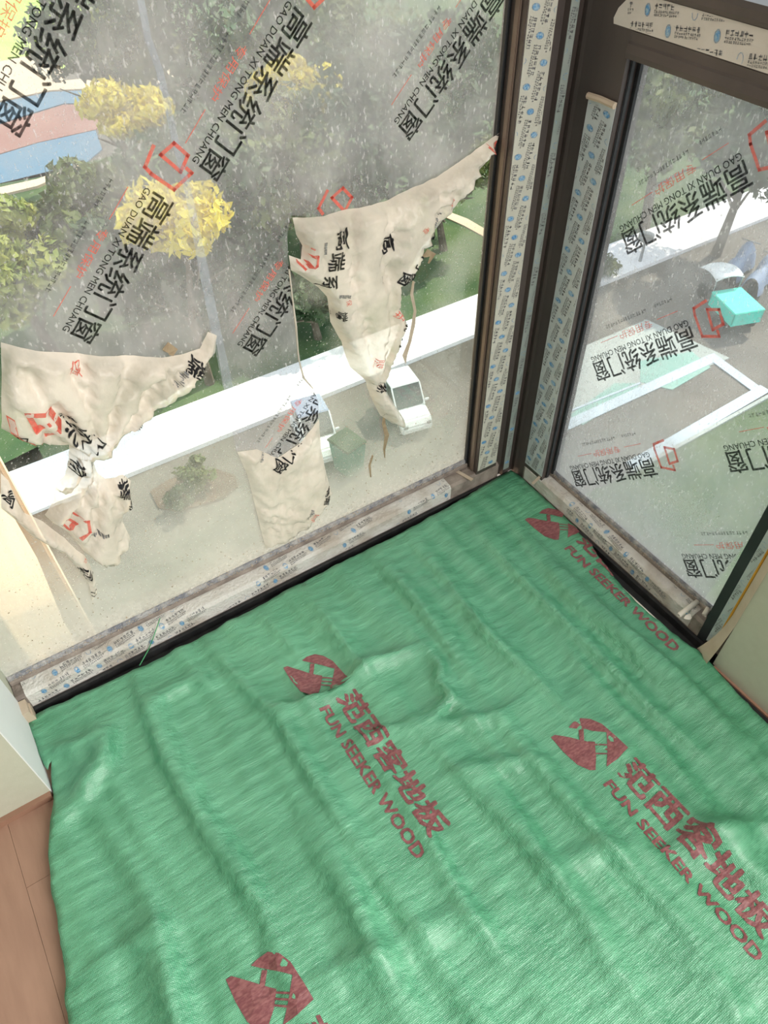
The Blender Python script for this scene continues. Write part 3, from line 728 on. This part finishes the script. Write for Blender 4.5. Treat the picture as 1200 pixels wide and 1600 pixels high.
flap('twisted_strip', fl_tw, .014, 5.5, prints=[('K','系统',130,888,-70,.022),('R','用',134,870,-70,.012),('K','门',146,922,-80,.018),('K','高',14,770,-60,.026)], label='twisted film strip trailing down to the sill')
fl_low = pl((369,704),(400,700),(432,714),(468,690),(497,653),(500,700),(508,738),(517,770),(503,792),(480,822),(445,843),(414,856),(400,800),(385,740))
flap('torn_flap', fl_low, .012, 6.7, out=.008, prints=[('K','窗',432,722,-135,.030),('K','门',446,706,-135,.026),('K','统',464,686,-135,.026),('G','',407,708,-135,.006),('G','',477,795,-125,.007),('K','高端',506,768,-110,.020),('R','用护',484,800,-120,.014)], label='smooth film remnant resting on the sill')
# lighter overlap seam running down the film
sm = [(212,-10),(225,60),(243,110),(268,220),(290,310),(312,430),(330,520),(343,580),(352,620)]
a_ = pl(*sm); b_ = pl(*[(x+11+(y > 400)*4, y-2) for x, y in sm]); n_ = len(sm)
link('overlap_seam', mesh([(p[0], FY-.0006-.0012*math.sin(i*1.3)**2, p[1]) for i, p in enumerate(a_+b_)], [(i, i+1, n_+i+1, n_+i) for i in range(n_-1)]), M['seam'], film1)
# thin curled edge of the tear
MB().tube([(a, FY-.002, b) for a, b in pl((451,420),(456,462),(462,510),(466,560),(474,590),(488,606))], [.0016, .0012, .002, .0014, .002, .001], 5).build('curled_edge', M['flap'], film1)

# ================================================================== FILM ON THE RIGHT GLASS
FX = .0336
film2 = empty('window_film', (FX, -.35, .5), label='milky protective film with printed rows covering the smaller right window glass', cat='film')
def pr(*a): return [(-onx(x, y, FX)[1], onx(x, y, FX)[2]) for x, y in a]
fr = [(.108, .976), (.108, .075), (.13, .070), (.36, .069)]+pr((1098,910),(1130,845),(1165,760),(1200,690))[0:0]+[(.575, .068), (.60, .30), (.606, .60), (.608, .976)]
v, f = patch(fr, .03)
link('film_sheet', mesh([(FX, -a, b) for a, b in v], f), M['film_side'], film2)
er = (-.70, -.714)
ends = pr((985,378),(938,580),(903,748),(1148,722),(1080,888)); ends += [(.36, .99)]
film_rows(lambda p: (FX-.0012, -p[0], p[1]), lambda a, b: inpoly(fr, a, b), ends, er, film2, scale=1.13)

# ================================================================== SMALL THINGS ON SILLS AND GLASS
def strip(name, pts, w, h, mat, label, cat, grp=None, up=(0, 0, 1)):
    a, b = Vector(pts[0]), Vector(pts[1]); d = (b-a)/2; n = Vector(up).cross(d).normalized()*w/2
    m = MB(); m.obox((a+b)/2, d, n, Vector(up)*h/2)
    o = m.build(name, mat, None, bev=.0006); return tag(o, label, cat, grp)
strip('film_offcut', (onz(703, 730, .055), onz(738, 750, .054)), .010, .002, M['scrap'], 'flat beige tape offcut lying across the left sill near the corner post', 'offcut')
p0, p1 = onz(832, 756, .054), onz(856, 733, .058)
strip('film_offcut', (p0, p1), .006, .005, M['scrap'], 'thin beige strip propped on the right sill near the corner post', 'offcut')
def curl(name, a, b, r, label):
    a, b = Vector(a), Vector(b); t = (b-a).normalized(); u = Vector((0, 0, 1)).cross(t).normalized(); w = t.cross(u)
    V = []; n = 14
    for i in range(n):
        an = 5.6*i/(n-1)+.5; rr_ = r*(1-.03*i)
        for p in (a, a.lerp(b, .5), b): V.append(p+u*rr_*math.cos(an)+w*rr_*math.sin(an))
    F = [(3*i+j, 3*i+j+1, 3*i+4+j, 3*i+3+j) for i in range(n-1) for j in (0, 1)]
    o = link(name, mesh(V, F), M['scrap_white'], smooth=True, label=label, cat='offcut')
    md = o.modifiers.new('t', 'SOLIDIFY'); md.thickness = .0006
curl('tape_curl', onz(1060, 962, .052), onz(1090, 940, .060), .0055, 'long rolled cream tape curl on the right sill by the black stile')
curl('tape_curl', onz(1100, 962, .056), onz(1111, 944, .064), .0058, 'short rolled white tape curl tight against the black stile')
c = Vector(onz(1075, 965, .054)); 
V, F = patch([(math.cos(a)*.009*(1+.3*math.sin(3*a)), math.sin(a)*.006) for a in [i*.52 for i in range(12)]], .003)
link('plaster_crumb', mesh([(c.x+a, c.y+b, c.z+.001+.005*abs(noise.noise(Vector((a*300, b*300, 1))))) for a, b in V], F), M['scrap_white'], smooth=True, label='crumpled white scrap lying between the two tape curls', cat='scrap')
# green thread over the left sill
tp_ = [onz(218, 1040, .008), onz(232, 1015, .014), onz(240, 995, .050), onz(246, 978, .062), onz(250, 966, .075)]
tag(MB().tube(tp_, .0011, 5).build('green_thread', M['thread']), 'loose green thread standing across the left sill edge', 'thread')
# torn strand and plant scraps on the glass
SY = .0415
def sliver(pts, wid, name, mat, label, cat, Y=SY, grp=None):
    L_ = []; R_ = []
    q = [Vector((ony(x, y, Y)[0], Y, ony(x, y, Y)[2])) for x, y in pts]
    for i, p in enumerate(q):
        d = (q[min(i+1, len(q)-1)]-q[max(i-1, 0)]).normalized(); n = Vector((d.z, 0, -d.x))*wid[i]/2
        L_.append(p-n+Vector((0, .002*math.sin(i*2.2), 0))); R_.append(p+n+Vector((0, .002*math.cos(i*1.7)+.002, 0)))
    n = len(q); V = L_+R_; F = [(i, i+1, n+i+1, n+i) for i in range(n-1)]
    o = link(name, mesh(V, F), mat, label=label, cat=cat, group=grp)
    md = o.modifiers.new('t', 'SOLIDIFY'); md.thickness = .0008; return o
sliver([(647,440),(644,460),(648,485),(646,510),(641,535),(632,555),(634,568)], [.002,.007,.005,.008,.006,.010,.002], 'dry_shred', M['scrap'], 'long brown dry shred hanging on the clear glass right of the flap', 'shred')
sliver([(602,640),(600,662),(604,680),(601,702),(602,716)], [.002,.008,.010,.005,.001], 'dry_shred', M['leafbrown'], 'short brown shred below the twisted tip of the film flap', 'shred')
sliver([(583,712),(578,728),(579,745)], [.002,.006,.002], 'dry_shred', M['leafbrown'], 'tiny brown shred low on the glass above the sill', 'shred')
sliver([(660,402),(668,396),(676,398),(670,412)], [.004,.016,.012,.002], 'dry_leaf', M['leafbrown'], 'brown leaf scrap stuck on the clear glass near the right stile', 'leaf')
sliver([(255,548),(262,543),(270,548),(268,556)], [.006,.018,.016,.006], 'dry_leaf', M['leafbrown'], 'curled brown leaf scrap stuck on top of the left film flap', 'leaf', Y=.030)
# grit collected along sills and splashed on the lower glass
rg = random.Random(9); gm = MB()
def grain(c, r):
    c = Vector(c); v = [c+Vector((rg.uniform(.5, 1)*r*x, rg.uniform(.5, 1)*r*y, rg.uniform(.4, .9)*r*z)) for x, y, z in ((1,0,0),(-1,0,0),(0,1,0),(0,-1,0),(0,0,1),(0,0,-1))]
    gm.add(v, [(0,2,4),(2,1,4),(1,3,4),(3,0,4),(2,0,5),(1,2,5),(3,1,5),(0,3,5)])
for _ in range(1500): grain((rg.uniform(-1.24, -.13), rg.uniform(.034, .043), .064+abs(rg.gauss(0, .006))), rg.uniform(.0006, .0022))
for _ in range(500): grain((rg.uniform(.024, .034), rg.uniform(-.60, -.11), .062+abs(rg.gauss(0, .005))), rg.uniform(.0006, .002))
for _ in range(420): grain((rg.uniform(-1.24, -.13), .0435, .07+abs(rg.gauss(0, .13))), rg.uniform(.0005, .0016))
tag(gm.build('sill_grit', M['scrap']), 'sandy grit gathered along both window sills and lower glass', 'grit', kind='stuff')
gm = MB()
for _ in range(260): grain((rg.uniform(-1.24, -.14), .0435, .08+abs(rg.gauss(0, .11))), rg.uniform(.0008, .0022))
tag(gm.build('dirt_specks', M['leafbrown']), 'dark dirt specks spattered on the lower left glass', 'dirt', kind='stuff')

# ================================================================== OUTSIDE
def slab(name, P_, z0, z1_, mat, **k):
    n = len(P_); v = [(a, b, z0) for a, b in P_]+[(a, b, z1_) for a, b in P_]
    return MB().add(v, [tuple(range(n))[::-1], tuple(range(n, 2*n))]+[(i, (i+1) % n, n+(i+1) % n, n+i) for i in range(n)]).build(name, mat, None, **k)
def gp(*a, z=GZ): return [tuple(gr(x, y, z)[:2]) for x, y in a]
slab('ground', [(-60, -30), (120, -30), (120, 140), (-60, 140)], GZ-.5, GZ, M['asphalt'], kind='structure')
slab('footpath', [(-60, 14.15), (110, 13.85), (110, 15.75), (-60, 15.85)], GZ, GZ+.14, M['path'], kind='structure')
slab('lawn', [(-60, 15.9), (110, 15.8), (110, 34), (-60, 34)], GZ, GZ+.05, M['lawn'], kind='structure')
slab('far_lawn', [(-60, 47), (10.5, 47), (14, 56), (14, 75), (-60, 75)], GZ, GZ+.06, M['lawn_bright'], kind='structure')
slab('far_lawn', [(14, 34.1), (110, 34.1), (110, 110), (14, 110)], GZ, GZ+.05, M['lawn'], kind='structure')
slab('blue_court', gp((-60,262),(-60,300),(120,268),(160,235),(150,205),(60,225)), GZ, GZ+.05, M['court_blue'], kind='structure')
slab('red_court', gp((-60,260),(60,224),(150,204),(190,165),(100,165),(-60,215)), GZ, GZ+.05, M['court_red'], kind='structure')
slab('blue_track', gp((-60,213),(100,163),(200,163),(200,140),(80,145),(-60,175)), GZ, GZ+.05, M['court_blue'], kind='structure')
slab('kerb', gp((-60,312),(60,285),(125,262),(120,270),(60,296),(-60,325)), GZ, GZ+.15, M['sand'], kind='structure')
slab('sand_path', gp((-60,172),(80,143),(200,138),(330,120),(330,100),(200,118),(100,128),(90,80),(-60,110)), GZ, GZ+.07, M['sand'], kind='structure')
slab('garden_path', gp((690,330),(730,345),(790,380),(790,392),(725,356),(690,340)), GZ, GZ+.09, M['sand'], kind='structure')
slab('pale_paving', gp((820,640),(870,560),(1010,500),(1140,560),(870,665),(800,760)), GZ, GZ+.02, M['pave'], kind='structure')
slab('teal_paving', gp((1000,598),(1000,565),(1080,550),(1110,575),(1050,610)), GZ, GZ+.03, M['pave_teal'], kind='structure')
slab('teal_paving', gp((890,650),(960,600),(1000,600),(985,620),(910,665)), GZ, GZ+.03, M['pave_teal'], kind='structure')
# parking bay lines
def gline(a, b, w):
    a, b = np.array(gr(*a)[:2]), np.array(gr(*b)[:2]); d = (b-a)/np.hypot(*(b-a)); n = np.array((-d[1], d[0]))*w/2
    return [tuple(a-n), tuple(b-n), tuple(b+n), tuple(a+n)]
for a, b, w in (((800,705),(1115,560),.34), ((1108,556),(1190,616),.34), ((1195,608),(985,730),.34), ((800,680),(1000,600),.06)):
    zl = .04+.004*len([1 for o in bpy.data.objects if o.name.startswith('painted')])
    slab('painted_line', gline(a, b, w), GZ+.02, GZ+zl, M['line'], kind='structure')
slab('near_lawn', gp((960,755),(1080,690),(1260,590),(1400,700),(1300,1000),(900,1000),(850,800)), GZ, GZ+.06, M['lawn'], kind='structure')
slab('kerb', gline((985,742), (1250,595), .10), GZ, GZ+.12, M['pave'], kind='structure')
slab('soil_bed', gp((235,770),(262,752),(300,740),(340,735),(368,745),(372,762),(350,780),(318,790),(280,800),(248,795)), GZ, GZ+.05, M['soil'], kind='structure')
slab('soil_bed', gp((60,700),(-60,760),(-60,900),(150,960),(130,850)), GZ, GZ+.05, M['soil'], kind='structure')
0 and slab('pale_paving', gp((180,860),(430,740),(520,700),(760,600),(780,700),(600,900),(150,1010)), GZ, GZ+.03, M['pave'], kind='structure')

# neighbouring facade: side wall flush with the reveal and a fin further out
nb = empty('facade_side', (-1.6, 1, GZ), kind='structure')
MB().box((-4, .062, GZ), (-1.255, 1.62, 6)).build('side_wall', M['facade'], nb, bev=.02)
MB().box((-2.1, 1.62, float(ony(58, 872, 2.2)[2])), (-1.262, 2.2, 6)).build('hanging_panel', M['facade'], nb, bev=.04)
MB().box((-4, 1.62, GZ), (-2.2, 3.4, 6)).build('recess_wall', M['soil'], nb)  # shade of the recess put into the dark brown wall colour
MB().box((-4, 3.4, GZ), (-1.262, 3.66, 6)).build('fin_wall', M['facade'], nb, bev=.02)

# trees
def leaf_mesh(n, r, squash, ls, seed, clumps=22):
    R_ = random.Random(seed); V = []; F = []
    cl = []
    for _ in range(clumps):
        while True:
            p = Vector((R_.uniform(-1, 1), R_.uniform(-1, 1), R_.uniform(-1, 1)))
            if .35 < p.length < 1: break
        cl.append((p*r*.82, R_.uniform(.25, .42)*r))
    for i in range(n):
        c, cr = R_.choice(cl); d = Vector((R_.gauss(0, 1), R_.gauss(0, 1), R_.gauss(0, 1))).normalized()
        p = c+d*cr*R_.uniform(.75, 1.05); p.z *= squash
        a = (d+Vector((R_.gauss(0, .5), R_.gauss(0, .5), R_.gauss(0, .5)))).normalized(); u = a.orthogonal().normalized()
        u = (Matrix.Rotation(R_.uniform(0, 6.3), 3, a) @ u); w = a.cross(u); s = ls*R_.uniform(.6, 1.3); m = len(V)
        V += [p-u*s, p+w*s*.5+a*s*.1, p+u*s, p-w*s*.5]; F.append((m, m+1, m+2, m+3))
    return mesh(V, F, 'foliage')
LM = {}
def tree(base, h, r, mat, label, seed=1, cat='tree', squash=.8, group='trees beyond the white path', ls=.17, n=4200, name='broadleaf_tree'):
    b = Vector((float(base[0]), float(base[1]), GZ)); t = empty(name, b, label=label, cat=cat, group=group)
    R_ = random.Random(seed*7+1); top = b+Vector((R_.uniform(-.3, .3), R_.uniform(-.3, .3), h))
    m = MB(); m.tube([b, b.lerp(top, .4)+Vector((R_.uniform(-.2, .2), .1, 0)), top], [.05*r+.08, .04*r+.05, .03], 7)
    for k_ in range(5):
        a = k_*1.3+seed; st = b.lerp(top, .35+.08*k_); m.tube([st, st+Vector((math.cos(a)*r*.35, math.sin(a)*r*.35, h*.15)), st+Vector((math.cos(a)*r*.7, math.sin(a)*r*.7, h*.22))], [.05*r*.6, .04, .02], 5)
    m.build('trunk', M['bark'], t)
    key = (n, seed % 3, ls, round(r, 1), squash)
    if key not in LM: LM[key] = leaf_mesh(n, r, squash, ls, seed)
    me = LM[key].copy(); o = bpy.data.objects.new('foliage', me); me.materials.append(M[mat]); COL.objects.link(o); o.parent = t
    o.location = top-b; o.rotation_euler = (0, 0, seed*1.1)
    return t
def tb(px, py, h):   # base so that the crown centre (at height h) sits on the pixel's ray
    return gr(px, py, GZ+h)
T = [((30,410), 3.2, 2.0, 'leaf_lime', 'yellow-green leafy tree at the far left beyond the white path', 1),
     ((110,330), 3.5, 1.9, 'leaf_mid', 'olive tree at the left just behind the yellow-green one', 2),
     ((265,330), 5.2, 1.5, 'leaf_sunlit', 'tree with leaves coloured bright sunlit yellow above the left part of the path', 3),
     ((195,410), 2.8, 1.8, 'leaf_dark', 'dark green tree under the yellow one', 4),
     ((345,395), 2.8, 1.7, 'leaf_dark', 'dark green tree beside the path left of the torn flap', 5),
     ((340,280), 4.6, 2.3, 'leaf_dark', 'dark tree right behind the sunlit yellow tree', 6),
     ((450,140), 5.5, 1.5, 'leaf_sunlit', 'small tree coloured sunlit yellow high in the middle of the left window', 7),
     ((430,250), 4.5, 2.4, 'leaf_mid', 'olive tree below the small yellow one', 8),
     ((560,200), 5.0, 3.0, 'leaf_dark', 'large dark tree in the upper middle behind the film', 9),
     ((690,120), 5.0, 3.0, 'leaf_dark', 'large dark tree at the upper right of the left window', 10),
     ((330,60), 6.0, 3.6, 'leaf_dark', 'far dark tree at the top edge left of the middle', 11),
     ((520,40), 6.0, 3.8, 'leaf_mid', 'far olive tree at the top edge in the middle', 12),
     ((215,75), 5.0, 1.8, 'leaf_lime', 'far lime-green tree above the blue court', 13),
     ((145,30), 6.0, 2.6, 'leaf_dark', 'far dark tree at the top left above the lawn', 14),
     ((700,260), 3.0, 1.6, 'leaf_mid', 'low olive tree seen through clear glass near the right stile', 15),
     ((490,450), 1.8, 1.2, 'leaf_dark', 'low dark tree seen through the gap left of the hanging flap', 16),
     ((190,170), 5.0, 1.5, 'leaf_sunlit', 'tree coloured sunlit yellow at the end of the blue court', 17),
     ((1060,150), 4.6, 2.6, 'leaf_mid', 'olive tree seen through the upper part of the right window', 18),
     ((1180,215), 4.0, 2.2, 'leaf_dark', 'dark tree near the right edge beyond the white path', 19)]
for (px, py), h, r, mt, lb, sd_ in T: tree(tb(px, py, h), h, r, mt, lb, sd_, squash=.55 if mt == 'leaf_sunlit' else .8, n=1500 if mt == 'leaf_sunlit' else 4200)
for (px, py), r, lb, sd_ in (((325,745), .55, 'small light green shrub in the soil bed below the path', 1), ((260,770), .45, 'low dark shrub at the left end of the soil bed', 2), ((930,410), .6, 'shrub at the lower edge of the path right of the corner', 3)):
    tree(tb(px, py, .5), .5, r, 'leaf_mid' if sd_ != 2 else 'leaf_dark', lb, sd_, 'shrub', .7, 'low garden shrubs', ls=.07, n=1200, name='garden_shrub')

# vehicles -----------------------------------------------------------
M['teal'] = plain('teal_painted_metal', (.05, .62, .50), .5, c2=(.07, .68, .56), scale=3)
M['white_paint'] = plain('white_paint', (.80, .81, .83), .35)
M['glass_dark'] = plain('dark_vehicle_glass', (.05, .06, .06), .08, spec=.8)
M['rubber'] = plain('black_tyre', (.02, .02, .02), .8)
M['steel'] = plain('grey_steel', (.35, .36, .38), .35, metal=.8)
M['blue_cloth'] = plain('blue_cover', (.22, .28, .42), .7, c2=(.28, .34, .48), scale=3)
def place_local(objs_root, loc, rz): objs_root.location = loc; objs_root.rotation_euler = (0, 0, rz)
def lpart(mb, name, mat, root, bev=0, smooth=False):
    o = mb.build(name, mat, None, bev=bev, smooth=smooth); o.parent = root; return o
def wheel(root, x, y, r, w):
    m = MB(); n = 18
    for rr_, ww in ((r, w), (r*.55, w*1.15)):
        pr_ = [(r_c*math.cos(2*math.pi*i/n), r_c*math.sin(2*math.pi*i/n)) for i in range(n) for r_c in (rr_,)]
        v = [(x+a, y+s*ww/2, r+b) for s in (-1, 1) for a, b in pr_]
        m.add(v, [tuple(range(n))[::-1], tuple(range(n, 2*n))]+[(i, (i+1) % n, n+(i+1) % n, n+i) for i in range(n)])
    lpart(m, 'wheel', M['rubber'], root)
def heading(a, b):
    a, b = gr(*a), gr(*b); return math.atan2(b[1]-a[1], b[0]-a[0])
# cargo tricycle
tr = empty('cargo_tricycle', label='teal cargo tricycle with white canopy parked on the road', cat='tricycle')
m = MB(); 
for a, b in (((-.95,-.5,.45),(.35,.5,.5)), ((-.95,-.5,.5),(-.91,.5,.85)), ((.31,-.5,.5),(.35,.5,.85)), ((-.95,-.5,.5),(.35,-.46,.85)), ((-.95,.46,.5),(.35,.5,.85))): m.box(a, b)
lpart(m, 'cargo_box', M['teal'], tr); lpart(MB().box((-.97,-.52,.85), (.37,.52,.90)), 'box_lid', M['teal'], tr, bev=.02)
m = MB(); n = 9
V = [(.35+.95*i/(n-1), s*.48, 1.25+.16*math.sin(math.pi*(i/(n-1)*.8+.15))) for i in range(n) for s in (-1, -.5, 0, .5, 1)]
V = [(x, y, z-.10*(y/.48)**2) for x, y, z in V]
F = [(5*i+j, 5*i+j+1, 5*i+6+j, 5*i+5+j) for i in range(n-1) for j in range(4)]
o = link('canopy', mesh(V, F), M['white_paint'], smooth=True); o.parent = tr; md = o.modifiers.new('t', 'SOLIDIFY'); md.thickness = .03
m = MB()
for s in (-1, 1): m.tube([(.38, s*.44, .85), (.38, s*.45, 1.3)], .018); m.tube([(1.25, s*.25, .8), (1.2, s*.4, 1.25)], .015)
m.tube([(.3,0,.4), (.8,0,.35), (1.1,0,.5), (1.25,0,.95)], .035); m.tube([(1.2,-.3,1.0), (1.25,0,.97), (1.2,.3,1.0)], .018); m.tube([(1.12,0,.9),(1.4,0,.25)], .03)
lpart(m, 'frame', M['steel'], tr); lpart(MB().box((.5,-.18,.5), (.95,.18,.68)), 'saddle', M['rubber'], tr, bev=.04)
wheel(tr, -.45, -.56, .26, .1); wheel(tr, -.45, .56, .26, .1); wheel(tr, 1.42, 0, .25, .09)
bs = gr(1142, 470, GZ+.7); place_local(tr, (bs[0], bs[1], GZ), heading((1165,492), (1100,430)))
# two little white mini cars
def mini(name, at, rz, label, blue=False):
    c = empty(name, label=label, cat='car', group=None)
    m = MB(); pr_ = [(-1.1,.25),(-1.15,.7),(-.95,.85),(.45,.85),(.95,.72),(1.12,.5),(1.12,.25)]
    m.sweep([(a, b) for a, b in pr_], -.55, .55, 'y'); lpart(m, 'body', M['white_paint'], c, bev=.05)
    m = MB(); m.sweep([(-.95,.85),(-.85,1.45),(.05,1.48),(.5,.86)], -.5, .5, 'y'); lpart(m, 'cabin_glass', M['glass_dark'], c, bev=.03)
    lpart(MB().sweep([(-.9,1.44),(-.86,1.50),(.05,1.52),(.08,1.46)], -.51, .51, 'y'), 'roof', M['white_paint'] if not blue else M['blue_cloth'], c, bev=.02)
    for s in (-1, 1):
        lpart(MB().tube([(.06, s*.5, 1.48), (.52, s*.51, .86)], .03), 'pillar', M['white_paint'], c); lpart(MB().tube([(-.4, s*.51, 1.46), (-.4, s*.51, .86)], .03), 'pillar', M['white_paint'], c)
    for s in (-1, 1):
        lpart(MB().box((1.08, s*.42-.08, .5), (1.14, s*.42+.08, .62)), 'headlamp', M['steel'], c, bev=.015)
        lpart(MB().obox((.45, s*.62, .98), (.03, 0, 0), (0, .07, 0), (0, 0, .045)), 'side_mirror', M['white_paint'], c, bev=.01)
        for x in (-.72, .72): wheel(c, x, s*.5, .24, .13)
    c.scale = (.8, .8, .8)
    g = gr(*at, GZ+.7); place_local(c, (g[0], g[1], GZ), rz)
mini('mini_car', (492, 668), -1.75, 'small white car with blue roof parked behind the lower film remnant', True)
mini('mini_car', (632, 622), -1.75, 'small white car parked behind the tip of the hanging flap')
# covered scooters at the right edge
def scooter(at, rz, label):
    c = empty('covered_scooter', label=label, cat='scooter')
    V = []; n = 15
    for i in range(n):
        t = i/(n-1); x = -.8+1.6*t; hh = .55+.35*math.exp(-((t-.78)/.13)**2)+.12*math.exp(-((t-.3)/.2)**2); ww = .26+.05*math.sin(t*9)
        for k_ in range(9):
            a = math.pi*k_/8; V.append((x, ww*math.cos(a)*(1 if 0 < k_ < 8 else 1.15), .12+hh*math.sin(a)**.7))
    F = [(9*i+j, 9*i+j+1, 9*i+10+j, 9*i+9+j) for i in range(n-1) for j in range(8)]
    o = link('cover', mesh(V, F), M['blue_cloth'], smooth=True); o.parent = c
    for x in (-.6, .62): wheel(c, x, 0, .24, .09)
    lpart(MB().tube([(.55, -.32, .98), (.5, 0, 1.0), (.55, .32, .98)], .02), 'handlebar', M['steel'], c)
    g = gr(*at, GZ+.4); place_local(c, (g[0], g[1], GZ), rz)
scooter((1155, 412), .3, 'scooter under pale blue cover above the teal tricycle')
scooter((1188, 432), .3, 'scooter under pale blue cover nearer the right edge of the photo')
# green wheelie bin beside the mini car and slim lamp on the path
b = empty('wheelie_bin', label='dark green wheelie bin standing right of the blue-roofed car', cat='bin')
lpart(MB().add([(-.24,-.28,.08),(.24,-.28,.08),(.24,.28,.08),(-.24,.28,.08),(-.3,-.36,1.0),(.3,-.36,1.0),(.3,.36,1.0),(-.3,.36,1.0)], [(0,3,2,1),(4,5,6,7),(0,1,5,4),(1,2,6,5),(2,3,7,6),(3,0,4,7)]), 'bin_body', plain('green_plastic', (.03, .16, .10), .5), b)
lpart(MB().box((-.33,-.38,1.0), (.33,.40,1.07)), 'lid', M['leaf_dark'], b, bev=.02)
wheel(b, 0, .28, .1, .5)
g = gr(543, 700, GZ+.8); place_local(b, (g[0], g[1], GZ), .2)
g = gr(1000, 408, GZ+.14)
lp = empty('bollard_lamp', (g[0], g[1], GZ+.14), label='short grey bollard lamp on the white path seen in the right window', cat='lamp')
x, y, z = g
MB().tube([(x, y, z), (x, y, z+.75)], [.06, .04], 8).build('post', M['steel'], lp)
MB().tube([(x, y, z+.70), (x, y, z+.80), (x, y, z+.98), (x, y, z+1.02)], [.10, .26, .26, .05], 12).build('lamp_head', M['steel'], lp)
